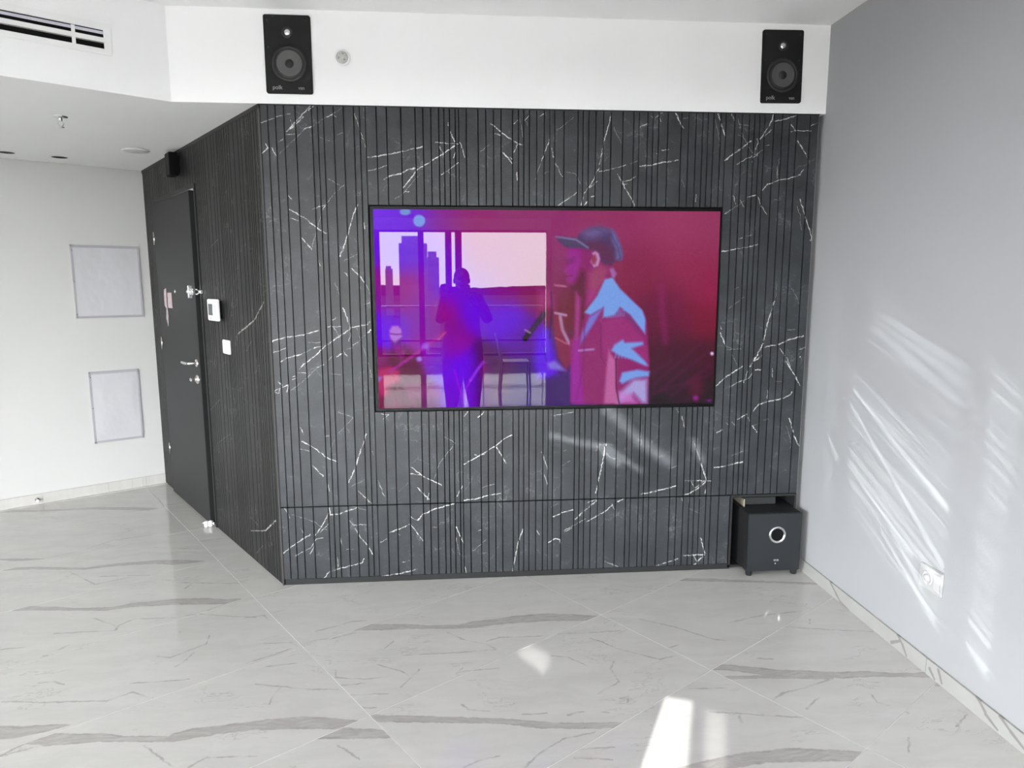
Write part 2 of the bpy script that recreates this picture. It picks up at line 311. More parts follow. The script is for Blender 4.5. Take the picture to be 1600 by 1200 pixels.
BANDS = [((150, 880), [(0, 887, 892), (55, 885.5, 889.5), (132, 887, 890.5), (179, 880, 885), (247, 875, 881), (275, 874.5, 883), (316, 876, 878)]),
 ((60, 860), [(0, 873, 875), (30, 872.5, 877), (66, 872.5, 874)]),
 ((150, 802), [(0, 797, 801), (69, 796.5, 799.5), (151, 792, 796), (234, 793, 797.5), (256, 796, 799)]),
 ((250, 945), [(5, 953, 954), (36, 947, 954), (82, 948, 954), (115, 950, 954), (170, 949, 954), (206, 942, 949), (275, 935, 945), (311, 934, 945), (352, 936, 944), (374, 935, 937)]),
 ((40, 1105), [(-40, 1134, 1160), (0, 1134, 1157), (25, 1134, 1155), (75, 1132, 1144), (107, 1131, 1134)]),
 ((400, 1128), [(0, 1181, 1182), (40, 1158, 1163), (80, 1145, 1166), (112, 1146, 1164), (160, 1145.5, 1159), (187, 1149.5, 1159.5), (262, 1149.5, 1159.5), (275, 1144, 1160), (300, 1137, 1155), (350, 1132, 1147), (400, 1125, 1141), (467, 1118, 1140), (505, 1120, 1140), (550, 1125, 1140), (600, 1128, 1140)]),
 ((540, 1152), [(480, 1134, 1156), (530, 1136, 1155), (555, 1137, 1155), (587, 1139, 1154.5), (612, 1142, 1154)]),
 ((700, 1100), [(560, 1115, 1126), (580, 1116, 1127), (605, 1117, 1129), (655, 1118, 1129), (717, 1120, 1130), (780, 1122, 1131), (810, 1124, 1134), (840, 1126, 1139), (872, 1129, 1139), (935, 1128, 1139), (985, 1128, 1136)]),
 ((700, 965), [(550, 984, 985), (570, 974.5, 985), (605, 975, 985), (642, 975, 983), (667, 977, 982.5), (717, 976, 982.5), (742, 970, 981), (780, 966, 976), (810, 961, 974), (855, 958, 970.5), (905, 960, 970.5), (945, 962, 969)]),
 ((1150, 920), [(1040, 903, 907), (1115, 904, 909), (1207, 908, 911), (1272, 910, 914)]),
 ((1250, 1030), [(1080, 1033, 1045), (1122, 1037, 1048), (1140, 1038, 1048), (1190, 1042.5, 1056), (1215, 1045, 1059), (1265, 1047.5, 1058), (1315, 1049, 1061), (1357, 1048, 1058), (1402, 1051, 1058), (1470, 1049.5, 1060)]),
 ((1250, 1090), [(1130, 1056, 1062), (1185, 1055, 1060), (1300, 1058, 1062)]),
 ((1250, 1160), [(1060, 1199, 1215), (1105, 1188, 1207), (1140, 1180, 1202), (1172, 1174, 1196), (1197, 1172, 1193), (1240, 1167, 1192), (1290, 1169, 1191), (1350, 1173, 1190)]),
 ((1470, 1080), [(1430, 1060, 1073), (1480, 1062, 1073)])]
_t = lambda s: [[float(x) for x in p.split(',')] for p in s.split(';')]
THIN = [((0, 940, 4), _t('20,625,300,630,670,620,830,565,930,600;370,300,430,272;270,340,300,335;340,200,720,180,740,150,840,108,1100,100;590,105,720,150;985,340,1060,350,1290,265,1310,210;1100,405,1140,385,1210,320;1165,85,1250,78,1500,95,1600,98;240,510,330,500,400,520;1300,55,1420,8;820,510,1000,500,1180,485;900,900,980,960,1080,1035;1180,1035,1290,975,1440,970,1600,968;0,965,200,915;0,300,160,285')),
 ((380, 940, 4), _t('80,515,400,548,590,550;230,540,185,590,165,640;90,265,300,255,340,280;0,105,130,85,160,115;640,585,900,575;735,660,830,665;985,535,1060,465,1100,425;840,395,990,435,1030,460;590,525,760,510;1280,195,1370,235,1520,265,1580,300,1400,315,1000,335;940,250,885,290;1330,450,1380,435,1600,415;1335,450,1370,415;1370,645,1410,675,1540,685;590,900,640,930,730,985;1380,1035,1500,985,1600,965;450,185,560,160,680,125,770,118;20,385,180,335,300,295;580,430,575,475,760,485,900,470;150,405,330,385;340,280,450,240,560,230,700,195')),
 ((760, 940, 4), _t('650,230,720,250,810,292,960,330,1080,360,1180,340;830,195,880,175;0,250,80,225,350,215;960,110,1180,160,1400,230,1500,245;700,575,830,500,775,420,800,370;240,1035,340,945,480,860,680,815;230,705,380,698;510,710,560,692,610,690;725,690,765,695;410,340,500,345,630,400;1400,690,1600,700;1580,715,1600,760;580,925,800,910;550,975,790,988;1140,290,1200,270;1270,545,1500,540;840,605,890,590,880,630;400,200,640,195,840,180')),
 ((1140, 900, 4), _t('320,315,430,322,520,330,890,347;0,290,200,245,450,220;500,270,500,300;180,515,270,520;0,855,200,870,480,885;60,880,75,920;890,745,920,790,1000,810;480,830,560,760;1420,940,1480,870;1090,845,1120,858;1120,1010,1120,1100;620,650,450,705,330,730,270,775;330,735,280,770')),
 ((0, 770, 3.636), _t('570,475,850,468;880,310,1130,320;1000,510,1370,515;1050,545,1100,508;1110,280,1270,258;1060,210,1140,200;580,178,680,178;400,450,540,520,740,480;250,375,480,325,640,270,860,240;950,68,1030,62'))]
SKIRTV = [((1140, 900, 4), _t('630,40,665,110,690,160,745,215;1050,365,1080,430,1105,500;1010,415,1070,405;1250,580,1280,645;1305,590,1325,670;1530,730,1600,850')), ((1240, 840, 3.333), _t('950,810,1000,920,1060,1000;1075,930,1130,1010,1200,1100'))]

# ---------------------------------------------------------------- setting: shell
YB = -10.0; XL = -6.5
tl = (XL-CC[0])/V[0]; ts = (XL-XS)/V[0]
PLW = CC+V*tl; PSO = np.array([XS, 0, 0])+V*ts
st = dict(kind='structure')
# floor: grout bed with each tile as its own piece in view
floor = M().prism([(XL, YB-0.1), (XW, YB-0.1), (XW, 0.2), (0, 0.2), (CC[0]+0.1, CC[1]+0.2), (PLW[0], PLW[1])], -0.06, -0.0012).build('floor', M_GROUT, at=(0, 0, 0), **st)
fo = np.array([*FLP((578, 1118)), 0.0]); fu, fv = fo@UF, fo@VF
DU, DV = 0.612, 1.212
bands_by, thin_by = {}, {}
def cell(x, y): return (math.floor((np.dot((x, y, 0), UF)-fu)/DU), math.floor((np.dot((x, y, 0), VF)-fv)/DV))
for ip, rows in BANDS:
    key = cell(*FLP(ip)); L = bands_by.setdefault(key, [])
    C_ = [(np.array(FLP((x, (a+b)/2))), abs(FLP((x, a))[1]-FLP((x, b))[1])/2) for x, a, b in rows]
    for (p, w0), (q, w1) in zip(C_, C_[1:]): L.append((*p, *q, max(w0, .002), max(w1, .002), 1))
for (ox, oy, s), lines in THIN:
    for ln in lines:
        pts = [FLP((ox+ln[i]/s, oy+ln[i+1]/s)) for i in range(0, len(ln), 2)]
        for p, q in zip(pts, pts[1:]):
            k = cell((p[0]+q[0])/2, (p[1]+q[1])/2); thin_by.setdefault(k, []).append((*p, *q, .0065, .0045, 1))
M_TILE0 = marble_floor('floor_marble', [], [], 0.7)
G = 0.0016
for i in range(-5, 6):
    for j in range(-4, 5):
        a0, a1, b0, b1 = fu+i*DU+G, fu+(i+1)*DU-G, fv+j*DV+G, fv+(j+1)*DV-G
        c = UF*(a0+a1)/2+VF*(b0+b1)/2
        if c[0] > XW+0.25 or c[1] < -4.6 or c[0] < -5 : continue
        # clip against the walls' lines so that no tile runs on beyond a wall
        poly = [UF*a+VF*b for a, b in ((a0, b0), (a1, b0), (a1, b1), (a0, b1))]
        def clip(poly, n, c0):
            out = []
            for p, q in zip(poly, poly[1:]+poly[:1]):
                dp, dq = n@p-c0, n@q-c0
                if dp <= 0: out.append(p)
                if dp*dq < 0: out.append(p+(q-p)*dp/(dp-dq))
            return out
        poly = clip(poly, np.array([1.0, 0, 0]), XW-0.001)
        if poly: poly = clip(poly, U, LD-0.001)
        if poly:
            if c[0] > 0.5: poly = clip(poly, np.array([0, 1.0, 0]), 0.15)
            elif c[1] > 0.5: poly = clip(poly, -V, 0.03)
        if len(poly) < 3: continue
        k = (i, j); m = marble_floor('tile_marble', bands_by.get(k, []), thin_by.get(k, []), i*3.1+j*1.7) if (k in bands_by or k in thin_by) else M_TILE0
        M().prism([(p[0], p[1]) for p in poly], -0.012, 0.0).build('floor_tile', m, floor)
M().prism([(XL, YB), (XW, YB), (XW, -4.9), (XL, -4.9)], -0.003, -0.0004).build('floor_tile', M_TILE0, floor)
ceil = M().prism([(XL-.1, YB-.1), (XW+.1, YB-.1), (XW+.1, .12), (XS, .12), (PSO[0]-.1, PSO[1]+.1)], HC, HC+0.1).build('ceiling', M_CEIL, **st)
# dropped soffit over the entrance and its fascias
M().prism([(XS, 0.0), (PSO[0], PSO[1]), (PLW[0], PLW[1]), (CC[0], CC[1]), (0, 0.0)], H, HC).build('soffit', M_CEIL, **st)
M().box(WORLD, XS, 0, -0.004, 0.0, H, HC).box(WORLD, 0, XW, -0.004, 0.12, H, HC).build('fascia', M_WHITE, **st)
M().box(SOFF, 0.0, ts, 0.0, 0.004, H, HC).build('fascia', M_WHITE, **st)
# front wall carcass behind the cladding (opening behind the television)
wf = M()
X0, X1, ZB, ZT, ZD = 0.500, 2.2772, 0.914, 1.9346, 0.4216
for a in ((0, X0, ZD, H), (X1, XR, ZD, H), (X0, X1, ZD, ZB), (X0, X1, ZT, H)): wf.box(WORLD, a[0], a[1], 0.014, 0.12, a[2], a[3])
wf.box(WORLD, X0, X1, 0.075, 0.12, ZB, ZT)
wall_front = wf.build('wall_front', M_BLACK, at=(0, 0, 0), **st)
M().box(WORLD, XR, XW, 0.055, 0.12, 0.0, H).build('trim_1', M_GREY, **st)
M().box(WORLD, 0.7, XW+.1, 0.46, 0.56, 0, HC+.1).build('wall_back_of_cladding', M_WHITE, **st)
GX = GROOVES
PANELS = [(0, 12), (12, 23), (23, 35), (35, 46), (46, 58), (58, 70)]
def cut_slat(m, x0, x1, z0, z1, first, last):
    g = 0.0026
    m.box(WORLD, x0+(g if not first else (0.0012 if x0 > 0.01 else 0.007)), x1-(g if not last else 0.0030), 0.0, 0.014, z0, z1)
    return m
panel_mats = []
for k, (i0, i1) in enumerate(PANELS):
    xa, xb = GX[i0], GX[i1]
    def prep(rows, lo, hi):
        out = []
        for w, ln, s, ox, oy in rows:
            pts = [FP((ox+ln[i]/s, oy+ln[i+1]/s)) for i in range(0, len(ln), 2)]
            for p, q in zip(pts, pts[1:]):
                mx, mz = (p[0]+q[0])/2, (p[1]+q[1])/2
                if xa <= mx < xb and lo <= mz < hi: out.append((*p, *q, (.0014, .0021, .0031)[w], (.0014, .0021, .0031)[w], (.45, .8, 1)[w]))
        return out
    allsegs = prep(VEINS, ZD, H)
    def near(x0, x1, lo=0, hi=9): return [g_ for g_ in allsegs if max(g_[0], g_[2]) > x0-.012 and min(g_[0], g_[2]) < x1+.012 and max(g_[1], g_[3]) > lo-.01 and min(g_[1], g_[3]) < hi+.01]
    pan = M().box(WORLD, xa+0.0005, xb-0.0005, 0.0125, 0.014, ZD if k not in (1, 2, 3, 4) else ZT, H).build('cladding_panel', M_BLACK, wall_front)
    for i in range(i0, i1):
        x0, x1 = GX[i], GX[i+1]; f, l = i == i0, i == i1-1
        if (i-i0) % 3 == 0: mu = marble_dark('marble_print', 'front', near(x0, GX[min(i+3, i1)]))
        if x1 <= X0+.005 or x0 >= X1-.005:
            m = cut_slat(M(), x0, x1, ZD+0.003, H-0.006, f, l); m.build('slat', mu, pan)
        else:
            cut_slat(M(), max(x0, X0-.006), min(x1, X1+.003), ZT+0.004, H-0.006, f, l).build('slat', mu, pan)
            cut_slat(M(), max(x0, X0-.006), min(x1, X1+.003), ZD+0.003, ZB-0.004, f, l).build('slat', mu, pan)
M().box(WORLD, 0, XR, -0.002, 0.014, H-0.006, H).build('trim_2', M_TRIMD, **st)
M().box(WORLD, -0.002, 0.006, 0.002, 0.014, 0.0, H).build('trim_3', M_BLACK, **st)
M().box(DOORF, 0.0, 0.006, -0.008, 0.003, 0.0, H).build('trim_5', plain('satin_edge', (.09, .09, .09), .4), **st)
# entrance wall
DU0, DU1, DZ = 1.148, 2.125, 2.135
we = M()
we.box(DOORF, 0.0, DU0-.03, -0.12, -0.012, 0, H); we.box(DOORF, DU1+.03, LD, -0.12, -0.012, 0, H); we.box(DOORF, DU0-.03, DU1+.03, -0.12, -0.010, DZ+.03, H)
wall_ent = we.build('wall_entrance', M_BLACK, at=(0, 0, 0), **st)
pat = [.051, .048, .069, .067, .038, .037, .038, .025, .027, .028, .018]
ent_segs = []
for w, ln, s, ox, oy in VEINS_D:
    pts = [DP((ox+ln[i]/s, oy+ln[i+1]/s)) for i in range(0, len(ln), 2)]
    for p, q in zip(pts, pts[1:]): ent_segs.append((*p, *q, (.002, .003, .005)[w], (.002, .003, .005)[w], (.3, .5, .75)[w]))
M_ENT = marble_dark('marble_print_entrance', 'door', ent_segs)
a = 0.008; i = 4
while a < LD-0.01:
    b = min(a+pat[i % 11], LD-0.002); i += 1
    if b <= DU0-.025: rg = [(a, b, 0.004, H-0.02)]
    elif a >= DU1+.025: rg = [(a, b, 0.004, H-0.02)]
    else:
        rg = [(a, b, DZ+0.028, H-0.02)]
        if a < DU0-.035: rg.append((a, DU0-.028, 0.004, DZ+0.028))
        if b > DU1+.035: rg.append((DU1+.028, b, 0.004, DZ+0.028))
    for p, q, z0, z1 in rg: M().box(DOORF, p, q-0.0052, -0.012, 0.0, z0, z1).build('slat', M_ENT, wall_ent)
    a = b
M().box(DOORF, 0.0, LD, -0.010, 0.003, H-0.02, H).build('trim_4', M_TRIMD, **st)
# left wall with its tile skirting, right wall, rear window wall, far left wall
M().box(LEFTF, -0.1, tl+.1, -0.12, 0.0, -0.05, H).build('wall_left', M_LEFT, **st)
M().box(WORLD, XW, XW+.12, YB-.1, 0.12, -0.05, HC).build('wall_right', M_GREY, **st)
YL0, YL1 = -9.6, -2.6
M().box(WORLD, XL-.12, XL, YB-.1, YL0, -0.05, HC).box(WORLD, XL-.12, XL, YL1, PLW[1]+.1, -0.05, HC).box(WORLD, XL-.12, XL, YL0, YL1, 2.6, HC).build('wall_far_left', M_WHITE, at=(XL, -6, 0), **st)
bl = thing('baseboard_left', at(LEFTF, 0, 0, 0), **st)
for a0, a1 in ((0.0, 0.81), (0.812, 2.02), (2.022, 3.23), (3.232, 4.4)): M().box(LEFTF, a0, a1, 0.0, 0.010, 0.0, 0.074, 0.0008).build('baseboard_tile', M_SKIRT, bl)
br = thing('baseboard_right', at(RIGHTF, 0, 0, 0), **st)
sk = []
for (ox, oy, s), lines in SKIRTV:
    for ln in lines:
        pts = []
        for q in range(0, len(ln), 2):
            p = back((ox+ln[q]/s, oy+ln[q+1]/s), (1, 0, 0), XW-0.01); pts.append((p[1], p[2]))
        sk += [(*p, *q, .009, .006, 1) for p, q in zip(pts, pts[1:])]
def skirt_mat():
    m, nt, b = new_mat('right_skirting_marble'); g = pos(nt); s = N(nt, 'ShaderNodeSeparateXYZ'); nt.links.new(g, s.inputs[0])
    c = N(nt, 'ShaderNodeCombineXYZ'); nt.links.new(s.outputs[1], c.inputs[0]); nt.links.new(s.outputs[2], c.inputs[1])
    base = mix(nt, noise(nt, g, 6, 5), (0.33, 0.33, 0.315), (0.40, 0.40, 0.38))  # darker than the left skirting: shade on this side is put into the colour
    v = mth(nt, 'MULTIPLY', segs_mask(nt, c.outputs[0], sk, 3), 0.75)
    nt.links.new(mix(nt, v, base, (0.19, 0.18, 0.17)), b.inputs['Base Color']); b.inputs['Roughness'].default_value = 0.2; return m
M_SKR = skirt_mat()
for a0, a1 in ((0.0, 1.0545), (1.0575, 2.27), (2.273, 3.48), (3.483, 4.69)): M().box(RIGHTF, a0, a1, 0.0, 0.010, 0.0, 0.066, 0.0008).build('baseboard_tile', M_SKR, br)
# rear wall with the windows that light the room (seen mirrored in the television)
posts = [XL, -5.2, -5.05, -3.75, -3.6, -2.3, -2.15, -0.80, -0.52, 0.21, 0.32, 0.73, 0.855, 0.92, 1.05, 2.70]
ZS, ZW = 0.16, 2.60
wr = M().box(WORLD, XL, XW, YB-.1, YB, -0.05, ZS).box(WORLD, XL, XW, YB-.1, YB, ZW, HC)
wr.box(WORLD, 2.70, XW, YB-.1, YB, ZS, ZW)
M_FRAME = plain('dark_window_frame', (0.05, 0.05, 0.055), 0.4)
wr.build('wall_rear', M_WHITE, at=(0, YB, 0), **st)
mg, ng, bg_ = new_mat('window_glass'); ng.nodes.remove(bg_)
tr = N(ng, 'ShaderNodeBsdfTransparent'); gl = N(ng, 'ShaderNodeBsdfGlossy'); gl.inputs['Roughness'].default_value = 0.02
fr_ = N(ng, 'ShaderNodeFresnel'); ms = N(ng, 'ShaderNodeMixShader'); ng.links.new(fr_.outputs[0], ms.inputs[0]); ng.links.new(tr.outputs[0], ms.inputs[1]); ng.links.new(gl.outputs[0], ms.inputs[2])
ng.links.new(ms.outputs[0], ng.nodes['Material Output'].inputs[0])
openings = [(-5.05, -3.75), (-3.6, -2.3), (-2.15, -0.80), (-0.52, 0.21), (0.32, 0.73), (0.855, 0.92), (1.05, 2.70)]
for n in range(4):  # unseen side windows, added to bring more daylight into the room
    y0, y1 = YL0+n*1.75, YL0+(n+1)*1.75; w = M().box(WORLD, XL-.08, XL-.02, y0, y0+.06, 0, 2.6).box(WORLD, XL-.08, XL-.02, y1-.06, y1, 0, 2.6).box(WORLD, XL-.08, XL-.02, y0, y1, 0, .06).box(WORLD, XL-.08, XL-.02, y0, y1, 2.54, 2.6).build('window_%d' % (n+8), M_FRAME, at=(XL, y0, 0), **st)
    M().box(WORLD, XL-.052, XL-.048, y0+.06, y1-.06, .06, 2.54).build('pane', mg, w)
prev = XL
for n, (a0, a1) in enumerate(openings):
    wd = M().box(WORLD, prev, a0, YB-.08, YB-.01, ZS, ZW); prev = a1
    wd.box(WORLD, a0, a1, YB-.07, YB-.02, ZS, ZS+.05).box(WORLD, a0, a1, YB-.07, YB-.02, ZW-.04, ZW).box(WORLD, a0, a1, YB-.06, YB-.03, 0.45, 0.49)
    w = wd.build('window_%d' % (n+1), M_FRAME, at=(a0, YB, ZS), **st)
    M().box(WORLD, a0, a1, YB-.049, YB-.045, ZS+.05, ZW-.04).build('pane', mg, w)
port = bpy.data.lights.new('window_portal', 'AREA'); port.shape = 'RECTANGLE'; port.size = 2.70-(-5.05); port.size_y = ZW-ZS; port.cycles.is_portal = True
po = bpy.data.objects.new('window_portal', port); COL.objects.link(po); po.location = ((2.70-5.05)/2, YB+0.005, (ZW+ZS)/2); po.rotation_euler = (math.radians(90), 0, math.pi*0)
po.rotation_euler = (math.radians(-90), 0, 0)
pl2 = port.copy(); pl2.size = YL1-YL0; pl2.size_y = 2.6; po2 = bpy.data.objects.new('window_portal', pl2); COL.objects.link(po2)
po2.location = (XL+.005, (YL0+YL1)/2, 1.3); po2.rotation_euler = (math.radians(90), 0, math.radians(-90))
po.rotation_euler = (math.radians(90), 0, 0)
# ---------------------------------------------------------------- media cabinet under the cladding
cab = thing('media_cabinet', (1.2, 0, 0), 'long low built-in cabinet with dark marble-print slatted drawer fronts under the television', 'cabinet')
NX0, NX1, NZ = 2.397, 2.745, 0.408
SEAM = [0, .497, .942, 1.387, 1.833, 2.274, 2.394]
M().box(WORLD, 0.004, NX0, 0.0157, 0.019, 0.012, ZD-0.001).box(WORLD, 0.48, NX0, 0.019, 0.44, 0.012, ZD-0.001).build('carcass', M_BLACK, cab)
M().box(WORLD, 0.01, NX0, 0.006, 0.016, 0.0, 0.030).build('plinth', M_TRIMD, cab)
n = M(); n.box(WORLD, NX0-.012, NX0, 0.0, 0.44, 0.012, ZD-0.001).box(WORLD, NX1, XR-.001, 0.001, 0.44, 0.0, ZD-0.001).box(WORLD, NX0, NX1, 0.001, 0.44, NZ, ZD-0.001)
n.box(WORLD, NX0, NX1, 0.43, 0.44, 0.012, NZ).box(WORLD, NX0-.012, NX1, 0.0, 0.44, 0.012, 0.024)
n.build('niche', M_TRIMD, cab)
for k in range(5):
    xa, xb = SEAM[k], SEAM[k+1] if k < 4 else 2.394-.012
    rows = []
    for w, ln, s, ox, oy in VEINS:
        pts = [FP((ox+ln[i]/s, oy+ln[i+1]/s)) for i in range(0, len(ln), 2)]
        for p, q in zip(pts, pts[1:]):
            mx, mz = (p[0]+q[0])/2, (p[1]+q[1])/2
            if xa <= mx < (xb if k < 4 else 2.4) and mz < ZD: rows.append((*p, *q, (.0014, .0021, .0031)[w], (.0014, .0021, .0031)[w], (.45, .8, 1)[w]))
    fr = M().box(WORLD, xa+.001, xb-.001, 0.0125, 0.0155, 0.034, ZD-.003).build('drawer_front', M_BLACK, cab)
    g = [x for x in GROOVES if xa-1e-4 <= x <= xb+.003]
    if k == 4: g = [1.833, 1.875, 1.902, 1.931, 1.977, 2.046, 2.083, 2.121, 2.155, 2.182, 2.211, 2.247, 2.274, 2.319, 2.382]
    for i in range(len(g)-1):
        if i % 3 == 0:
            e_ = g[min(i+3, len(g)-1)]; mu = marble_dark('marble_print', 'front', [w_ for w_ in rows if max(w_[0], w_[2]) > g[i]-.012 and min(w_[0], w_[2]) < e_+.012])
        cut_slat(M(), g[i], g[i+1], 0.034, ZD-0.0035, i == 0, i == len(g)-2).build('slat', mu, fr)
# ---------------------------------------------------------------- television
TY = 0.006
def tvp(q): return FP(q, TY)
tv = thing('television', ((X0+X1)/2, 0.04, ZB), 'large wall-recessed television showing a singer in a flat cap under magenta stage light', 'television')
tl_, tr_, bl_, br_ = tvp((583, 327.5)), tvp((1126, 330)), tvp((592, 637)), tvp((1113, 631))
SX0, SX1, SZ0, SZ1 = (tl_[0]+bl_[0])/2, (tr_[0]+br_[0])/2, (bl_[1]+br_[1])/2, (tl_[1]+tr_[1])/2
M().box(WORLD, X0+.004, X1-.004, 0.012, 0.07, ZB+.004, ZT-.004).build('back_cover', M_BLACK, tv)
bz = M(); bz.box(WORLD, X0+.003, SX0, 0.001, 0.014, ZB+.003, ZT-.003, .001).box(WORLD, SX1, X1-.003, 0.001, 0.014, ZB+.003, ZT-.003, .001)
bz.box(WORLD, SX0, SX1, 0.001, 0.014, SZ1, ZT-.003).box(WORLD, SX0, SX1, 0.001, 0.014, ZB+.003, SZ0); bz.build('bezel', plain('gloss_black', (.003, .003, .0035), .3, 0, .15), tv)
# the picture on the screen, painted per vertex on a fine grid
gx, gy = 560, 316
xs = np.linspace(SX0, SX1, gx); zs = np.linspace(SZ1, SZ0, gy)
Xg, Zg = np.meshgrid(xs, zs)
Pw = np.stack([Xg, np.full_like(Xg, TY), Zg], -1)-CO
wz = Pw@fw; PX = 800+F*(Pw@rr)/wz; PY = 600+F*(Pw@dd)/wz
rng = np.random.default_rng(3)
blobs = [(640, 455, 30, (185, 0, 105)), (690, 485, 25, (165, 0, 130)), (660, 545, 26, (178, 0, 120)), (600, 440, 20, (170, 5, 120)), (705, 540, 18, (150, 0, 160)), (590, 345, 45, (118, 8, 236)), (640, 345, 40, (112, 8, 225)), (690, 345, 35, (140, 10, 150)), (740, 350, 45, (150, 25, 110)), (830, 345, 60, (146, 40, 108)), (960, 345, 60, (150, 50, 100)), (1060, 350, 60, (160, 62, 104)), (1115, 350, 40, (150, 58, 95)),
 (620, 400, 40, (112, 10, 225)), (690, 400, 35, (120, 0, 210)), (600, 450, 30, (140, 8, 140)), (620, 470, 30, (150, 0, 120)), (660, 460, 35, (125, 0, 205)), (700, 450, 30, (120, 0, 225)), (770, 430, 50, (140, 30, 120)), (850, 440, 40, (135, 35, 95)),
 (590, 510, 20, (110, 0, 240)), (615, 510, 25, (112, 0, 235)), (650, 510, 25, (140, 0, 150)), (690, 510, 30, (135, 0, 150)), (740, 480, 25, (110, 10, 235)), (790, 500, 25, (105, 10, 225)), (820, 530, 30, (95, 10, 150)), (590, 570, 20, (140, 0, 90)), (640, 590, 25, (120, 0, 80)), (680, 560, 25, (120, 0, 200)), (720, 580, 25, (112, 0, 240)), (710, 610, 20, (118, 0, 200)), (770, 580, 30, (85, 8, 90)), (830, 600, 30, (60, 10, 110)), (600, 625, 20, (130, 10, 80)), (660, 620, 20, (110, 5, 80)),
 (1000, 420, 45, (135, 38, 75)), (1080, 420, 50, (145, 45, 80)), (1110, 450, 35, (150, 36, 76)), (1040, 490, 45, (108, 28, 62)), (1100, 500, 30, (125, 25, 55)), (1045, 560, 40, (75, 22, 48)), (1100, 560, 30, (75, 20, 45)), (1060, 615, 40, (52, 15, 42)), (1105, 615, 25, (45, 12, 35)), (900, 480, 40, (110, 20, 50)), (870, 560, 30, (70, 8, 110))]
acc = np.zeros((gy, gx, 3)); ws = np.full((gy, gx, 1), 1e-9)
for x, y, s, c in blobs:
    w = np.exp(-((PX-x)**2+(PY-y)**2)/(2*(s*0.62)**2))[..., None]; acc += w*np.array(c, float); ws += w
img = acc/ws
def sdf(pts):
    P = np.array(pts, float); n = len(P); ins = np.zeros(PX.shape, bool); dm = np.full(PX.shape, 1e9)
    for i in range(n):
        (ax, ay), (bx, by) = P[i], P[(i+1) % n]; ex, ey = bx-ax, by-ay
        t = np.clip(((PX-ax)*ex+(PY-ay)*ey)/max(ex*ex+ey*ey, 1e-9), 0, 1); dm = np.minimum(dm, np.hypot(PX-ax-t*ex, PY-ay-t*ey))
        if ay != by:
            c = ((ay > PY) != (by > PY)) & (PX < (bx-ax)*(PY-ay)/(by-ay)+ax); ins ^= c
    return np.where(ins, dm, -dm)
def paint(d, col, soft=1.0, al=1.0):
    global img
    a = np.clip(0.5+d/(soft*1.7+.5), 0, 1)[..., None]*al; img = img*(1-a)+np.array(col, float)*a
def poly(o, s, txt, col, soft=1.2, al=1.0):
    v = [float(x) for x in txt.split(',')]; paint(sdf([(o[0]+v[i]/s, o[1]+v[i+1]/s) for i in range(0, len(v), 2)]), col, soft, al)
def line(o, s, txt, wd, col, al=1.0, soft=1.5):
    v = [float(x) for x in txt.split(',')]; p = [(o[0]+v[i]/s, o[1]+v[i+1]/s) for i in range(0, len(v), 2)]; dm = np.full(PX.shape, 1e9)
    for (ax, ay), (bx, by) in zip(p, p[1:]):
        ex, ey = bx-ax, by-ay; t = np.clip(((PX-ax)*ex+(PY-ay)*ey)/max(ex*ex+ey*ey, 1e-9), 0, 1); dm = np.minimum(dm, np.hypot(PX-ax-t*ex, PY-ay-t*ey))
    paint(wd/2-dm, col, soft, al)
def ell(cx, cy, rx, ry, col, al=1.0, soft=1.5): paint((1-np.hypot((PX-cx)/rx, (PY-cy)/ry))*min(rx, ry), col, soft, al)
A_, S_ = (560, 300), 3.3333; B_ = (840, 300)
# light beams and stage lamps
poly(A_, S_, '80,560,190,620,560,960,620,1120,420,1120,300,900,80,760', (118, 0, 245), 60, .5)
poly(A_, S_, '520,470,640,480,830,690,760,760,600,600', (105, 20, 245), 50, .5)
ell(655, 345, 9.6, 9.6, (124, 160, 232)); ell(633, 331, 9, 5.5, (120, 156, 215))
# bass player
poly(A_, S_, '150,870,180,810,235,800,320,850,345,1000,330,1120,130,1120,120,1000', (100, 0, 66), 8, .9)
poly(A_, S_, '160,720,175,697,205,695,225,715,228,755,215,790,190,798,170,780,162,750', (190, 130, 225), 2.5, .95)
poly(A_, S_, '170,770,190,785,225,760,220,795,195,800,175,795', (90, 20, 120), 3, .8)
line(A_, S_, '168,738,195,742,222,740', 1.5, (90, 30, 130), .8)
poly(A_, S_, '175,800,215,795,245,830,225,880,200,850', (175, 60, 170), 4, .5)
poly(A_, S_, '100,930,165,905,215,935,215,985,160,1010,150,1060,115,1065,98,1010', (195, 48, 108), 4, .85)
line(A_, S_, '165,935,290,850,440,740', 5, (175, 45, 160), .8); poly(A_, S_, '405,755,440,720,465,722,460,742,420,775', (165, 40, 140), 3, .8)
line(A_, S_, '415,770,455,730', 1.5, (215, 120, 190), .7)
ell(664, 541, 6.5, 6, (165, 110, 240), .8, 3); ell(655, 561, 4.5, 4, (175, 140, 250), .9, 2); poly(A_, S_, '95,960,125,965,110,985,96,980', (160, 130, 220), 3)
line(A_, S_, '345,820,350,860,350,900', 4, (150, 40, 190), .6)
line(A_, S_, '160,1030,195,1110', 3, (150, 40, 90), .5); line(A_, S_, '245,1010,290,1110', 2.5, (150, 50, 120), .5)
poly(A_, S_, '250,1000,430,1005,440,1075,270,1075', (170, 60, 150), 4, .35)
# music stand
line(A_, S_, '652,886,620,925,585,980', 5, (150, 70, 240), .85); line(A_, S_, '585,980,562,1020,556,1115', 2.2, (175, 80, 235), .8); line(A_, S_, '500,930,540,1070', 3, (170, 60, 235), .7)
ell(757, 580, 4, 16, (150, 20, 100), .5, 6)
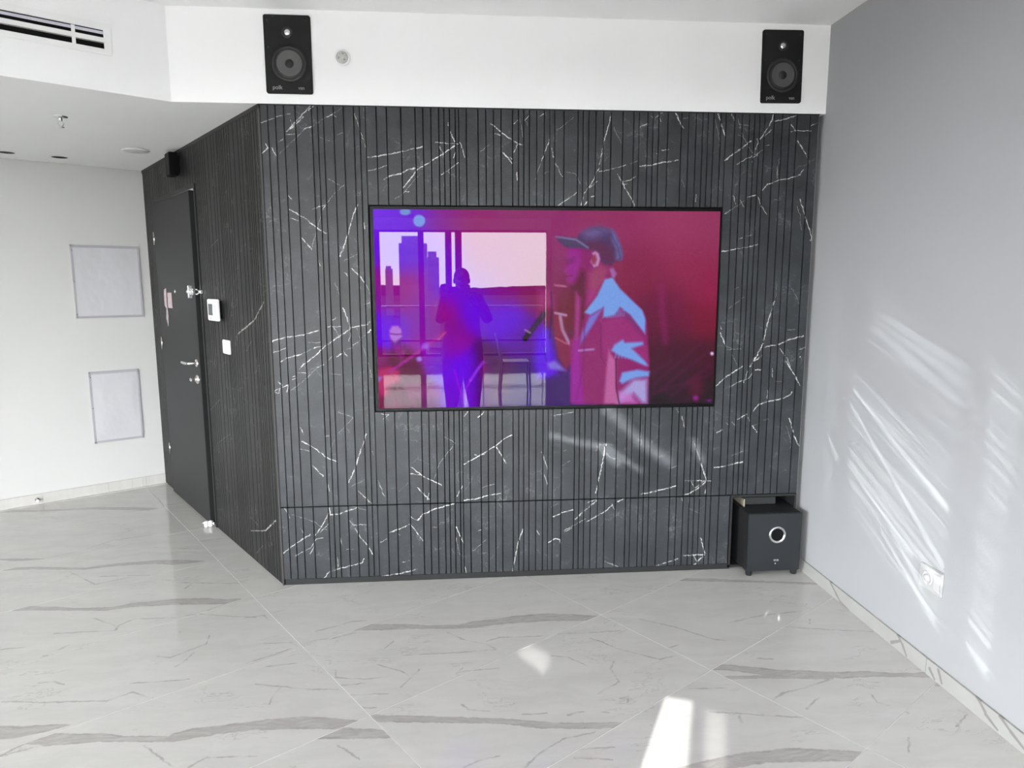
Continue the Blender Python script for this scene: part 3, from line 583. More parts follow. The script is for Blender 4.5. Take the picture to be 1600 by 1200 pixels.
# microphone and musician lit blue behind
poly(B_, S_, '-10,750,20,700,60,720,90,850,100,950,60,985,0,975,-20,900', (104, 0, 240), 8, .95)
poly(B_, S_, '0,985,90,960,170,1010,165,1100,0,1105', (66, 18, 105), 6, .9)
poly(B_, S_, '45,890,90,875,125,905,150,930,100,930,60,925', (140, 140, 225), 4, .8)
line(B_, S_, '30,800,45,880', 1.6, (60, 10, 170), .8)
line(A_, S_, '880,750,965,635', 7.5, (60, 50, 72)); line(A_, S_, '868,765,885,738', 8, (42, 30, 50)); line(A_, S_, '868,718,893,733', 2.6, (165, 130, 180))
poly(B_, S_, '0,500,60,505,85,540,90,610,60,600,10,620,0,640', (165, 60, 125), 6, .75)
line(B_, S_, '70,520,75,620,65,760', 2, (70, 10, 80), .8)
# singer
poly(B_, S_, '90,640,140,645,130,690,165,760,200,760,200,840,150,930,105,860,85,740', (140, 30, 70), 3, .9)
line(B_, S_, '92,630,148,642', 4, (190, 160, 200), .8); line(B_, S_, '118,650,130,720,165,790', 5, (175, 160, 190), .75); line(B_, S_, '92,760,150,790', 2, (210, 150, 150), .7); line(B_, S_, '90,485,150,492', 2.6, (205, 130, 165), .85)
poly(B_, S_, '165,800,175,770,215,755,225,735,240,640,310,545,350,480,385,445,425,500,500,570,550,620,570,680,575,780,583,900,580,960,570,1105,200,1105,170,1095,175,950', (146, 36, 108), 2)
poly(B_, S_, '160,290,150,345,158,370,138,408,152,425,148,455,160,475,158,500,170,520,200,525,230,530,240,610,300,550,350,470,385,430,385,380,300,310,240,290', (140, 28, 104), 2)
poly(B_, S_, '160,295,220,290,225,430,180,490,160,475,152,425,140,408,158,370,150,345', (158, 26, 150), 5, .8)
poly(B_, S_, '150,350,190,345,185,365,155,372', (105, 10, 90), 5, .7); line(B_, S_, '148,440,180,436', 1.6, (90, 5, 60), .8)
poly(B_, S_, '160,490,195,470,225,400,250,420,255,560,240,605,228,540,200,525,170,520', (92, 10, 50), 6, .85)
poly(B_, S_, '262,420,330,370,375,400,355,460,300,545,262,580', (160, 72, 108), 7, .85); poly(B_, S_, '262,520,300,500,300,550,250,600', (170, 40, 140), 5, .6)
poly(B_, S_, '375,400,395,395,412,425,400,450,385,440', (165, 120, 190), 2, .8)
poly(B_, S_, '205,235,230,205,280,183,330,180,385,195,405,215,430,270,443,320,440,355,400,362,385,380,350,378,320,345,320,315,300,305,270,300,235,275', (82, 58, 100), 2)
poly(B_, S_, '230,210,280,185,330,182,390,200,345,215,300,245,250,240', (112, 98, 150), 8, .85)
poly(B_, S_, '385,200,405,215,430,270,443,320,440,350,405,352,410,300,385,250', (116, 112, 165), 4, .85); line(B_, S_, '380,215,420,290,430,345', 1.5, (70, 60, 110), .9); line(B_, S_, '300,190,340,205,370,235', 1.4, (80, 70, 120), .8)
poly(B_, S_, '240,270,300,255,380,290,395,355,350,370,320,320,270,295', (104, 38, 74), 8, .8)
poly(B_, S_, '95,232,150,234,205,238,240,255,270,300,215,292,150,290,110,258', (78, 62, 98), 1.5); line(B_, S_, '97,233,200,248,262,290', 2.2, (140, 132, 180), .9)
poly(B_, S_, '283,318,300,308,318,320,326,350,315,385,292,392,275,362,290,335', (188, 140, 190), 1.5); poly(B_, S_, '285,330,302,325,310,350,300,378,285,375,278,355', (150, 60, 90), 2)
C1 = (122, 165, 232)
poly(B_, S_, '350,455,390,445,430,505,500,572,545,615,562,660,560,740,520,690,480,640,430,600,400,640,340,655,345,600,275,640,243,628,310,540', C1, 2)
poly(B_, S_, '335,610,290,690,222,790,232,735,270,650', (120, 130, 220), 3, .9)
for i in range(9): line(B_, S_, '%d,615,%d,%d' % (365+i*11, 362+i*11, 655-i), 1.2, C1, .8)
poly(B_, S_, '330,680,440,650,500,700,560,775,575,880,500,840,410,800,365,830,352,860,335,800', (158, 46, 120), 3, .9)
poly(B_, S_, '440,620,480,640,540,740,500,700', (110, 60, 120), 3, .7)
poly(B_, S_, '383,825,400,795,445,768,455,785,548,780,550,795,490,815,560,880,575,905,560,905,480,870,420,850', C1, 2.5)
for i in range(6): line(B_, S_, '%d,830,%d,865' % (410+i*17, 405+i*17), 1.3, C1, .8)
poly(B_, S_, '425,985,440,940,520,925,583,935,580,960,500,970,440,1000', C1, 2.5)
poly(B_, S_, '425,1050,500,975,570,975,572,1100,545,1100,500,1050,440,1090,412,1100', (176, 180, 232), 5, .9)
poly(B_, S_, '370,820,385,850,410,880,410,1020,420,1102,345,1102,360,900', (196, 108, 165), 3, .9)
poly(B_, S_, '425,1040,490,1050,520,1102,425,1102', (205, 130, 210), 5, .8)
line(B_, S_, '408,870,410,1020,425,1102', 1.4, (70, 10, 50)); poly(B_, S_, '200,530,225,560,215,780,240,1102,178,1102,170,950,190,780', (160, 28, 165), 4, .8)
poly(B_, S_, '200,520,218,545,212,760,195,770', (170, 90, 120), 3, .6)
line(B_, S_, '215,826,292,819', 3, (180, 150, 205), .9); ell(911, 496, 2, 3, (90, 0, 60)); line(B_, S_, '245,690,240,900,200,1080', 1.8, (120, 20, 120), .7); line(B_, S_, '330,690,330,860,355,900', 1.6, (120, 20, 90), .7)
# haze and the darker corner
line(B_, S_, '645,495,650,620,665,780', 8, (150, 45, 115), .5, 6); line(B_, S_, '720,560,722,650', 5, (135, 40, 90), .35, 6)
for a in ('600,1010,740,880,850,790', '640,1030,760,930,890,830', '590,950,700,880', '700,1060,800,980,900,900', '600,1050,900,950'): line(B_, S_, a, 2.5, (104, 52, 84), .45, 4)
ell(1087, 605, 12, 16, (110, 18, 60), .6, 8); ell(1087, 622, 4, 4, (170, 50, 160), .8, 3); ell(1108, 626, 3, 2, (140, 40, 170), .8, 2)
ell(1112.5, 552.5, 2.6, 2.6, (225, 215, 255)); poly(B_, S_, '600,1102,610,1060,660,1050,700,1102', (30, 14, 30), 5, .7)
img = np.clip(img+rng.normal(0, 4, img.shape[:2])[..., None], 0, 255)/255.0
VIDEO_GAIN = 0.80*2**-EXPOSURE
lin = np.where(img <= 0.04045, img/12.92, ((img+0.055)/1.055)**2.4)
lin = np.clip(lin*np.array([1.12, 1.06, 1.14])-0.014, 0, 1.3)
me = bpy.data.meshes.new('screen'); base = np.array(tv['org'])
vv = np.stack([Xg, np.full_like(Xg, TY), Zg], -1).reshape(-1, 3)-base
idx = np.arange(gx*gy).reshape(gy, gx); q = np.stack([idx[:-1, :-1], idx[1:, :-1], idx[1:, 1:], idx[:-1, 1:]], -1).reshape(-1, 4)
me.vertices.add(len(vv)); me.vertices.foreach_set('co', vv.ravel().astype(np.float32)); me.loops.add(q.size); me.loops.foreach_set('vertex_index', q.ravel().astype(np.int32))
me.polygons.add(len(q)); me.polygons.foreach_set('loop_start', (np.arange(len(q))*4).astype(np.int32)); me.polygons.foreach_set('loop_total', np.full(len(q), 4, np.int32)); me.update(calc_edges=True)
ca = me.color_attributes.new('picture', 'FLOAT_COLOR', 'POINT'); ca.data.foreach_set('color', np.concatenate([lin.reshape(-1, 3), np.ones((gx*gy, 1))], 1).ravel().astype(np.float32))
ms_, ns_, bs_ = new_mat('screen'); an = N(ns_, 'ShaderNodeVertexColor', layer_name='picture'); ns_.links.new(an.outputs[0], bs_.inputs['Emission Color']); bs_.inputs['Emission Strength'].default_value = VIDEO_GAIN
bs_.inputs['Base Color'].default_value = (.004, .004, .004, 1); bs_.inputs['Roughness'].default_value = 0.01; bs_.inputs['Specular IOR Level'].default_value = 0.22
me.materials.append(ms_); so = bpy.data.objects.new('screen', me); COL.objects.link(so); so.parent = tv
# ---------------------------------------------------------------- wall speakers
def rrect(w, h, r, n=5):
    pts = []
    for cx, cy, a0 in ((w/2-r, h/2-r, 0), (-w/2+r, h/2-r, 90), (-w/2+r, -h/2+r, 180), (w/2-r, -h/2+r, 270)):
        for i in range(n+1): t = math.radians(a0+90*i/n); pts.append((cx+r*math.cos(t), cy+r*math.sin(t)))
    return pts
def frame_xz(cx, cz, tilt=0.0, y=-0.004):   # frame: a right, b out of the wall, c up
    c, s = math.cos(tilt), math.sin(tilt)
    return (np.array([cx, y, cz]), np.array([c, 0, s]), np.array([0, -1.0, 0]), np.array([-s, 0, c]))
def speaker(cx, cz, w, h, tilt, label):
    fr = frame_xz(cx, cz, tilt); t = thing('wall_speaker', at(fr, 0, 0, -h/2), label, 'speaker', group='black in-wall speakers over the cladding')
    fp = (fr[0], fr[1], fr[3], fr[2])       # prism extruded outward
    M().prism(rrect(w, h, .010), 0.0, 0.009, fp).build('baffle', M_BAFFLE, t)
    wz_, tz = -0.040, 0.098
    M().lathe(fr, .004, wz_, [(.082, .009), (.080, .013), (.070, .014), (.066, .010), (.0655, .0092)], 40).build('surround', M_RUBBER, t)
    wf_ = M().lathe(fr, .004, wz_, [(.068, .0095), (.062, .0140), (.058, .0125)], 40).build('rubber_edge', M_RUBBER, t)
    cn = M().lathe(fr, .004, wz_, [(.0605, .0125), (.040, .0105), (.018, .0094)], 40).build('woofer_cone', M_CONE, t)
    M().lathe(fr, .004, wz_, [(.020, .0096), (.016, .0135), (.008, .0155), (.0005, .016)], 24).build('dust_cap', M_RUBBER, cn)
    M().lathe(fr, 0, tz, [(.026, .009), (.024, .0125), (.017, .0125), (.013, .0095)], 32).build('tweeter_ring', M_RUBBER, t)
    M().lathe(fr, 0, tz, [(.0145, .0094), (.011, .0125), (.005, .0140), (.0004, .0145)], 24).build('tweeter_dome', M_SILVER, t)
    for a, c in ((-.088, .150), (.088, .150), (-.088, .03), (.088, .03)): M().lathe(fr, a*w/.213, c, [(.0042, .009), (.0035, .0098), (.0002, .0098)], 10).build('screw', M_RUBBER, t)
    text('polk', .026, fr, -.078, .0096, -.155, M_PRINT, t); text('vsn', .022, fr, .040, .0096, -.155, M_PRINT, t)
speaker(.151, 2.617, .214, .348, 0.0, 'black in-wall speaker left of the round clear fitting, nearer the entrance')
speaker(2.543, 2.617, .208, .343, 0.012, 'black in-wall speaker by the right wall, above the cladding')
fr = frame_xz(.399, 2.610); t = thing('indicator_light', at(fr, 0, 0, -.036), 'small round clear-lensed fitting on the white fascia beside a black speaker', 'light fitting')
M_CLEAR = plain('clear_lens', (.55, .55, .53), .08, 0, .8, nz=.3, scale=90, bmp=.003)
M().lathe(fr, 0, 0, [(.037, 0), (.037, .008), (.034, .012), (.029, .012), (.028, .009)], 36).build('rim', M_PLASTIC, t)
ln_ = M().lathe(fr, 0, 0, [(.0285, .008), (.026, .014), (.016, .018), (.0004, .0195)], 32).build('lens', M_CLEAR, t)
for k in range(6):
    a = k*math.pi/3+.3; M().lathe(fr, .016*math.cos(a), .016*math.sin(a), [(.0062, .0155), (.005, .0215), (.0004, .0225)], 10).build('led', M_STEEL if k % 2 else M_CLEAR, ln_)
# ---------------------------------------------------------------- air vent on the angled fascia
FS2 = (SOFF[0], V, -U, Z3); F2 = (at(FS2, 0, .004, 0), V, -U, Z3)
v = thing('air_vent', at(F2, .9, 0, 2.56), 'long white linear air vent with two black slots on the angled fascia', 'vent')
va, vb = 0.232, 1.9
fr_m = M().box(F2, va, vb, 0, .006, 2.655, 2.684).box(F2, va, vb, 0, .006, 2.553, 2.577).box(F2, va, va+.028, 0, .006, 2.577, 2.655)
fr_m.box(F2, vb-.03, vb, 0, .006, 2.577, 2.655); fr_m.build('frame', M_ENAMEL, v)
M().box(F2, va+.028, vb-.03, 0.0, .0012, 2.577, 2.655).build('slot_backing', M_BLACK, v)
M().box(F2, va+.028, vb-.03, .001, .007, 2.604, 2.623).build('centre_blade', M_ENAMEL, v)
M().box(F2, va+.028, vb-.03, .001, .003, 2.638, 2.650).build('deflector', plain('lilac_grey_blade', (.62, .61, .68), .4), v)
M().box(F2, va+.028, vb-.03, .001, .0025, 2.600, 2.602).build('deflector', M_STEEL, v)
for a in (.366, .90, 1.44):
    for c0, c1 in ((2.577, 2.604), (2.623, 2.653)): M().box(F2, a, a+.014, .001, .004, c0, c1).build('divider', M_ENAMEL, v)
# ---------------------------------------------------------------- soffit fittings
def down(x, y, z=H): return (np.array([x, y, z]), np.array([1.0, 0, 0]), np.array([0, 0, -1.0]), np.array([0, 1.0, 0]))
fr = down(-1.068, .329); t = thing('sprinkler', (-1.068, .329, H-.07), 'small chrome ceiling sprinkler head hanging from the soffit', 'sprinkler')
M().lathe(fr, 0, 0, [(.034, 0), (.032, .004), (.014, .008), (.010, .008)], 24).build('escutcheon', M_SILVER, t)
M().lathe(fr, 0, 0, [(.009, .004), (.009, .022), (.0004, .022)], 12).build('body', M_SILVER, t)
m = M(); 
for s_ in (-1, 1): m.tube([at(fr, s_*.008, .020, 0), at(fr, s_*.015, .034, 0), at(fr, s_*.004, .050, 0)], .0022, 6)
m.build('yoke_arm', M_SILVER, t)
M().lathe(fr, 0, 0, [(.0004, .050), (.016, .051), (.016, .053), (.0004, .054)], 16).build('deflector', M_SILVER, t)
for (x, y), lb in (((-1.945, 1.335), 'open dark downlight hole in the soffit, farther left'), ((-1.700, 1.485), 'open dark downlight hole in the soffit, nearer the black wall speaker')):
    fr = down(x, y); t = thing('downlight_hole', (x, y, H-.004), lb, 'downlight', group='round dark downlight cut-outs in the entrance soffit')
    M().lathe(fr, 0, 0, [(.048, -.001), (.047, .0012), (.0004, .0012)], 28).build('dark_opening', plain('dark_opening', (.012, .004, .012), .8), t)
    M().lathe(fr, 0, 0, [(.048, 0), (.051, .0015), (.048, .003)], 28).build('rim', M_PLASTIC, t)
fr = down(-1.095, 1.215); t = thing('ceiling_cover', (-1.095, 1.215, H-.008), 'round pale grey cover plate on the entrance soffit near the dark slats', 'cover')
M().lathe(fr, 0, 0, [(.076, 0), (.074, .006), (.066, .008), (.0004, .008)], 40).build('plate', plain('grey_cover', (.60, .60, .58), .5), t)
M().lathe(fr, 0, 0, [(.078, 0), (.080, .003), (.076, .0065), (.074, .006)], 40).build('rim', M_PLASTIC, t)
# ---------------------------------------------------------------- entrance door
dr = thing('door_1', at(DOORF, (DU0+DU1)/2, 0, 0), 'charcoal entrance door set in the slatted wall', **st)
f = M(); f.box(DOORF, DU0-.026, DU0, -.09, .004, 0, DZ+.026).box(DOORF, DU1, DU1+.026, -.09, .004, 0, DZ+.026).box(DOORF, DU0, DU1, -.09, .004, DZ, DZ+.026)
f.build('door_frame', M_TRIMD, dr)
M().box(DOORF, DU0, DU0+.034, -.09, -.035, 0.002, DZ).build('frame_rebate', M_BLACK, dr)  # shadow gap beside the leaf, its shade put in as black colour
leaf = M().box(DOORF, DU0+.036, DU1-.003, -.045, .022, .012, DZ-.010, .002).build('door_leaf', M_DOOR, dr)
M().box(DOORF, DU0+.05, DU1-.02, -.045, .0, .0, .0118).build('threshold_seal', M_RUBBER, dr)
for z in (1.885, 1.135, .345): M().lathe((at(DOORF, DU1-.004, .024, z), U, Z3, V), 0, 0, [(.0005, -.045), (.007, -.045), (.007, .045), (.0005, .045)], 12).build('hinge', M_STEEL, leaf)
b0 = .022; DA = DU0+.036
def dl(a, c): return (at(DOORF, a, b0, c), U, V, Z3)
fr = dl(DA+.062, 1.062)
h = M().lathe(fr, 0, 0, [(.026, 0), (.026, .006), (.022, .009), (.010, .010)], 28)
h.tube([at(fr, 0, .006, 0), at(fr, 0, .052, 0), at(fr, .015, .060, 0)], .0095, 10).tube([at(fr, .0, .056, 0), at(fr, .03, .060, 0), at(fr, .09, .060, -.001), at(fr, .135, .056, -.002)], [.0095, .010, .0095, .009], 12)
h.build('door_handle', M_STEEL, leaf)
fr = dl(DA+.058, .958); h = M().lathe(fr, 0, 0, [(.030, 0), (.030, .008), (.024, .013), (.012, .014), (.012, .022), (.0004, .022)], 28)
h.tube([at(fr, 0, .02, 0), at(fr, 0, .040, 0)], .007, 10).box(fr, -.004, .030, .030, .046, -.010, .010, .003); h.build('lock_knob', M_STEEL, leaf)
fr = dl(DA+.01, 1.512); h = M().box(fr, .012, .075, 0, .010, -.018, .018, .003).tube([at(fr, .02, .012, 0), at(fr, .05, .026, 0), at(fr, .09, .020, 0)], .008, 10).lathe(fr, .035, 0, [(.016, .008), (.016, .030), (.010, .036), (.0004, .036)], 16)
h.box(fr, .02, .034, .008, .034, -.040, .040, .004).build('security_latch', M_SILVER, leaf)
fr2 = (at(DOORF, DU0-.010, .004, 1.512), U, V, Z3)
M().tube([at(fr2, .03, .018, .014), at(fr2, -.02, .022, .014), at(fr2, -.045, .016, 0), at(fr2, -.02, .022, -.014), at(fr2, .03, .018, -.014)], .0042, 8).box(fr2, -.055, -.02, 0, .016, -.012, .012, .003).build('latch_loop', M_SILVER, dr)
fr = dl(1.66, 1.512); M().lathe(fr, 0, 0, [(.012, 0), (.011, .004), (.006, .005), (.0004, .004)], 18).build('peephole', M_STEEL, leaf)
M_STK = plain('pale_pink_film', (.55, .42, .44), .15, nz=.35, scale=55, bmp=.004)
M().box(fr, .10, .21, 0, .0012, -.115, -.010, 0).build('sticker', M_STK, leaf)
M().prism([(.235, .02), (.30, .01), (.31, -.10), (.26, -.12), (.285, -.19), (.25, -.245), (.225, -.17), (.245, -.10)], 0, .0012, (fr[0], fr[1], fr[3], fr[2])).build('sticker', M_STK, leaf)
# things on the entrance wall
t = thing('wall_siren', at(DOORF, 1.50, .0, 2.235), 'small black box fixed high above the entrance door', 'speaker')
M().box(DOORF, 1.41, 1.49, .0, .012, 2.26, 2.36).build('bracket', M_BLACK, t)
M().box(DOORF, 1.40, 1.50, .012, .064, 2.236, 2.378, .004).build('housing', M_BLACK, t)
M().box(DOORF, 1.405, 1.495, .064, .066, 2.242, 2.372).build('grille', plain('black_mesh', (.004, .004, .004), .8, bmp=.0008, scale=900), t)
t = thing('thermostat', at(DOORF, .80, 0, 1.345), 'white square thermostat with a grey display on the dark slats', 'thermostat')
TB = .030
M().box(DOORF, .745, .895, .0, TB-.012, 1.362, 1.46).build('back_box', M_BLACK, t)
tb = M().box(DOORF, .722, .922, TB-.012, TB, 1.347, 1.472, .004).build('cover', M_PLASTIC, t)
M().box(DOORF, .822, .900, TB, TB+.0012, 1.378, 1.444).build('display', M_LCD, t)
M().box(DOORF, .765, .800, TB, TB+.001, 1.395, 1.44).build('label_print', plain('pale_grey_print', (.6, .6, .6), .5), t)
for z in (1.415, 1.395): M().box(DOORF, .772, .796, TB, TB+.003, z-.004, z+.004).build('button', M_PLASTIC, t)
M().lathe((at(DOORF, 0, TB, 0), U, V, Z3), .862, 1.360, [(.006, 0), (.006, .002), (.0003, .002)], 12).build('sensor', M_PRINT, t)
t = thing('wall_switch', at(DOORF, .68, 0, 1.16), 'plain white light switch below the thermostat on the dark slats', 'switch')
M().box(DOORF, .622, .742, .0, .010, 1.162, 1.242, .003).build('plate', M_PLASTIC, t); M().box(DOORF, .630, .734, .010, .0125, 1.169, 1.235, .001).build('rocker', M_PLASTIC, t)
# ---------------------------------------------------------------- panels on the left wall
for n, (a0, a1, c0, c1, lb) in enumerate(((.062, .503, 1.317, 1.842, 'larger square white access panel under glossy film on the left wall, upper one'), (.130, .460, .386, .922, 'smaller white access panel with crinkled film near the floor, lower one'))):
    t = thing('access_panel', at(LEFTF, (a0+a1)/2, 0, c0), lb, 'access panel', group='film-covered access panels on the left wall')
    M_FR = plain('lilac_white_frame', (.42, .41, .44), .4)
    f = M()
    for q in ((a0, a1, c1-.020, c1), (a0, a1, c0, c0+.016), (a0, a0+.014, c0, c1), (a1-.014, a1, c0, c1)): f.box(LEFTF, q[0], q[1], 0, .012, q[2], q[3], .0015)
    f.build('frame', M_FR, t)
    M().box(LEFTF, a0+.014, a1-.014, 0, .006, c0+.016, c1-.020).build('panel_door', M_ENAMEL, t)
    m = M(); nx, nz = 16, 18; P = []
    rg = random.Random(n+4)
    for j in range(nz+1):
        for i_ in range(nx+1):
            x_, z_ = i_/nx, j/nz; e = min(x_, 1-x_, z_, 1-z_)
            P.append(at(LEFTF, a0+.012+(a1-a0-.024)*x_, .0085+(.0008+.0040*n)*min(1, e*6)*(.5+.5*math.sin(7*x_+3*z_+n*2)*math.cos(5*z_-2*x_)), c0+.014+(c1-c0-.032)*z_))
    m.add(P, [(j*(nx+1)+i_, j*(nx+1)+i_+1, (j+1)*(nx+1)+i_+1, (j+1)*(nx+1)+i_) for j in range(nz) for i_ in range(nx)], True)
    m.build('protective_film', M_FILM, t)
    for z in (c0+.03, (c0+c1)/2, c1-.04): M().lathe((at(LEFTF, 0, .012, 0), V, -U, Z3), a1-.007, z, [(.0045, 0), (.004, .002), (.0003, .002)], 10).build('screw', M_STEEL, t)
# door stops
p = at(LEFTF, .845, .010, .035); t = thing('door_stop', p, 'small chrome door stop on the left skirting', 'door stop')
M().lathe((p, V, -U, Z3), 0, 0, [(.014, 0), (.014, .004), (.007, .005), (.007, .035)], 16).build('stem', M_STEEL, t)
M().lathe((p, V, -U, Z3), 0, 0, [(.0105, .034), (.0105, .052), (.009, .055), (.0003, .055)], 16).build('rubber_tip', M_PLASTIC, t)
p = np.array([*FLP((323, 823)), 0]); p2 = np.array([*FLP((338, 823)), 0])
t = thing('door_holder', p, 'white and chrome magnetic door holder on the floor at the foot of the door', 'door stop')
ez = (p, V, U, Z3)
fz = (p, (p2-p)/np.linalg.norm(p2-p), np.array([(p2-p)[1], -(p2-p)[0], 0])/-np.linalg.norm(p2-p), Z3)
M().box(fz, -.012, .010, -.014, .014, 0, .038, .004).build('base_block', M_PLASTIC, t); M().box(fz, .014, .040, -.012, .012, .004, .040, .004).build('magnet_block', M_PLASTIC, t)
M().tube([at(fz, -.022, 0, .022), at(fz, .046, 0, .022)], .010, 12).build('pin', M_SILVER, t)
# ---------------------------------------------------------------- subwoofer and the box above it
sx0, sx1, sz0, sz1, sy = 2.4455, 2.7395, .027, .3465, -.102
t = thing('subwoofer', ((sx0+sx1)/2, .05, 0), 'dark grey subwoofer cube with a silver-ringed port standing in the corner niche', 'subwoofer')
YBK = .20
M().box(WORLD, sx0, sx1, sy+.018, YBK, sz0, sz1, .003).build('cabinet', plain('black_vinyl', (.012, .013, .014), .5), t)
fp_ = M().box(WORLD, sx0, sx1, sy, sy+.0175, sz0, sz1, .003).build('front_panel', M_SUB, t)
fr = frame_xz(2.607, .2285, 0, sy)
M().lathe(fr, 0, 0, [(.0465, 0), (.0465, .004), (.042, .006), (.036, .003), (.033, .001)], 48).build('port_ring', M_SILVER, t)
M().lathe(fr, 0, 0, [(.034, .002), (.031, .0014), (.020, .0008), (.0004, .0006)], 40).build('port_opening', M_BLACK, t)
M().box(fr, -.014, .013, 0, .002, -.146, -.136).build('badge', M_SILVER, t)
text('SUB', .008, fr, -.0095, .0022, -.144, M_TRIMD, t)
M().lathe(fr, -.003, -.160, [(.0028, 0), (.0025, .0015), (.0003, .0018)], 10).build('indicator', M_PLASTIC, t)
for x, y in ((sx0+.022, sy+.02), (sx1-.022, sy+.02), (sx0+.022, YBK-.03), (sx1-.022, YBK-.03)):
    M().lathe(down(x, y, sz0+.001), 0, 0, [(.018, 0), (.017, .020), (.015, .0275), (.0004, .0275)], 20).build('foot', M_RUBBER, t)
t = thing('equipment_box', (2.56, .2, sz1), 'flat dark grey box with a beige edge lying on top of the subwoofer', 'box')
M().box(WORLD, 2.475, 2.665, .055, .19, sz1+.001, sz1+.040, .002).build('body', M_BOX, t)
M().box(WORLD, 2.468, 2.4745, .02, .19, sz1+.001, sz1+.042, .001).build('edge_strip', M_CARD, t)
# ---------------------------------------------------------------- socket on the right wall
RW = (np.array([XW, 0, 0]), np.array([0, -1.0, 0]), np.array([-1.0, 0, 0]), Z3)
M_SOCK = plain('socket_plastic', (.47, .47, .47), .4)
t = thing('wall_socket', at(RW, 1.036, 0, .34), 'white power socket low on the pale grey right wall', 'socket')
M().box(RW, .972, 1.100, 0, .009, .341, .438, .003).build('plate', plain('socket_plastic', (.42, .42, .42), .4), t)
fr = (at(RW, 1.020, .009, .390), RW[1], RW[2], RW[3])
M().lathe(fr, 0, 0, [(.029, 0), (.028, .0035), (.024, .0040), (.022, .0012), (.0004, .001)], 32).build('socket_ring', M_SOCK, t)
M().lathe(fr, 0, 0, [(.0145, .0005), (.014, .007), (.011, .009), (.0004, .009)], 24).build('plug_cap', M_SOCK, t)
M().box(RW, 1.058, 1.090, .009, .0125, .356, .423, .0015).build('rocker', M_SOCK, t)
# ---------------------------------------------------------------- behind the camera: what the screen mirrors
t = thing('cafe_chair', (1.75, -6.35, 0), 'slim grey metal dining chair mirrored in the television', 'chair')
M_CH = plain('pale_metal', (.85, .83, .82), .4)
M().box(WORLD, 1.55, 1.97, -6.56, -6.14, .440, .468, .012).build('seat', M_CH, t)
for x, y, dx in ((1.57, -6.54, -.03), (1.57, -6.16, -.03), (1.95, -6.54, .02), (1.95, -6.16, .02)):
    M().tube([(x+dx, y, 0.0), (x, y, .445)], [.012, .016], 8).build('leg', M_CH, t)
M().tube([(1.565, -6.53, .46), (1.50, -6.52, .80), (1.485, -6.45, .845), (1.48, -6.35, .855), (1.485, -6.25, .845), (1.50, -6.18, .80), (1.565, -6.17, .46)], .014, 8).build('back_frame', M_CH, t)
for y in (-6.44, -6.35, -6.26): M().tube([(1.56, y, .46), (1.487, y, .845)], .010, 6).build('back_slat', M_CH, t)
# the person taking the photograph
PXc, PYc = CX+.07, -D-.42
pr = thing('person', (PXc, PYc, 0), 'person in dark clothes standing and holding up a phone, mirrored in the television', 'person')
def skin(name, verts, edges, mat, parent, root=0, sub=1):
    me = bpy.data.meshes.new(name); og = np.array(parent['org'])
    me.from_pydata([tuple(np.array(v[:3])-og) for v in verts], edges, []); o = bpy.data.objects.new(name, me); COL.objects.link(o); o.parent = parent
    o.modifiers.new('skin', 'SKIN'); s = o.modifiers.new('sub', 'SUBSURF'); s.levels = s.render_levels = sub
    for i_, v in enumerate(verts):
        d_ = me.skin_vertices[0].data[i_]; d_.radius = (v[3], v[4] if len(v) > 4 else v[3]); d_.use_root = i_ == root
    o.modifiers['skin'].use_smooth_shade = True; me.materials.append(mat); return o
M_CLO = plain('dark_clothes', (.02, .02, .025), .8); M_SK = plain('skin', (.38, .22, .16), .5); M_HAIR = plain('dark_hair', (.02, .014, .01), .6)
x, y = PXc, PYc
body = [(x, y, .96, .22, .15), (x, y, 1.12, .20, .13), (x, y, 1.30, .21, .13), (x, y, 1.43, .14, .10), (x, y+.01, 1.50, .055), (x, y+.02, 1.56, .052),
 (x+.18, y, 1.39, .075), (x+.29, y+.04, 1.16, .060), (x+.10, y+.30, 1.40, .034), (x+.06, y+.345, 1.46, .028),
 (x-.17, y, 1.40, .065), (x-.24, y+.06, 1.16, .055), (x-.20, y+.30, 1.40, .034), (x-.19, y+.345, 1.46, .028),
 (x+.10, y, .86, .15), (x+.11, y+.02, .50, .11), (x+.13, y-.01, .09, .042), (x+.14, y+.13, .035, .036),
 (x-.10, y, .86, .15), (x-.11, y+.02, .50, .11), (x-.13, y-.01, .09, .042), (x-.14, y+.13, .035, .036)]
skin('body', body, [(0, 1), (1, 2), (2, 3), (3, 4), (4, 5), (3, 6), (6, 7), (7, 8), (8, 9), (3, 10), (10, 11), (11, 12), (12, 13), (0, 14), (14, 15), (15, 16), (16, 17), (0, 18), (18, 19), (19, 20), (20, 21)], M_CLO, pr, 0, 2)
def ball(name, c, r, mat, parent, shape=None, n=20):
    m = M(); P = []; fs = []
    for i_ in range(n+1):
        t_ = math.pi*i_/n
        for j in range(n):
            a = 2*math.pi*j/n; q = np.array([math.sin(t_)*math.cos(a), math.sin(t_)*math.sin(a), math.cos(t_)])
            if shape: q = shape(q)
            P.append(np.array(c)+q*np.array(r))
    for i_ in range(n):
        for j in range(n): fs.append((i_*n+j, (i_+1)*n+j, (i_+1)*n+(j+1) % n, i_*n+(j+1) % n))
    return m.add(P, fs, True).build(name, mat, parent)
def face(q):
    k = 1-.25*max(0, -q[2]-.1); q = q*np.array([k, k, 1])
    if q[1] > .6 and abs(q[0]) < .22 and -.35 < q[2] < .1: q = q*np.array([1, 1.16, 1])
    if q[1] > .5 and .05 < q[2] < .25 and .2 < abs(q[0]) < .6: q = q*np.array([1, .93, 1])
    return q
hd = ball('head', (x, y+.03, 1.60), (.078, .098, .118), M_SK, pr, face, 28)
ball('hair', (x, y+.012, 1.632), (.084, .100, .100), M_HAIR, hd)
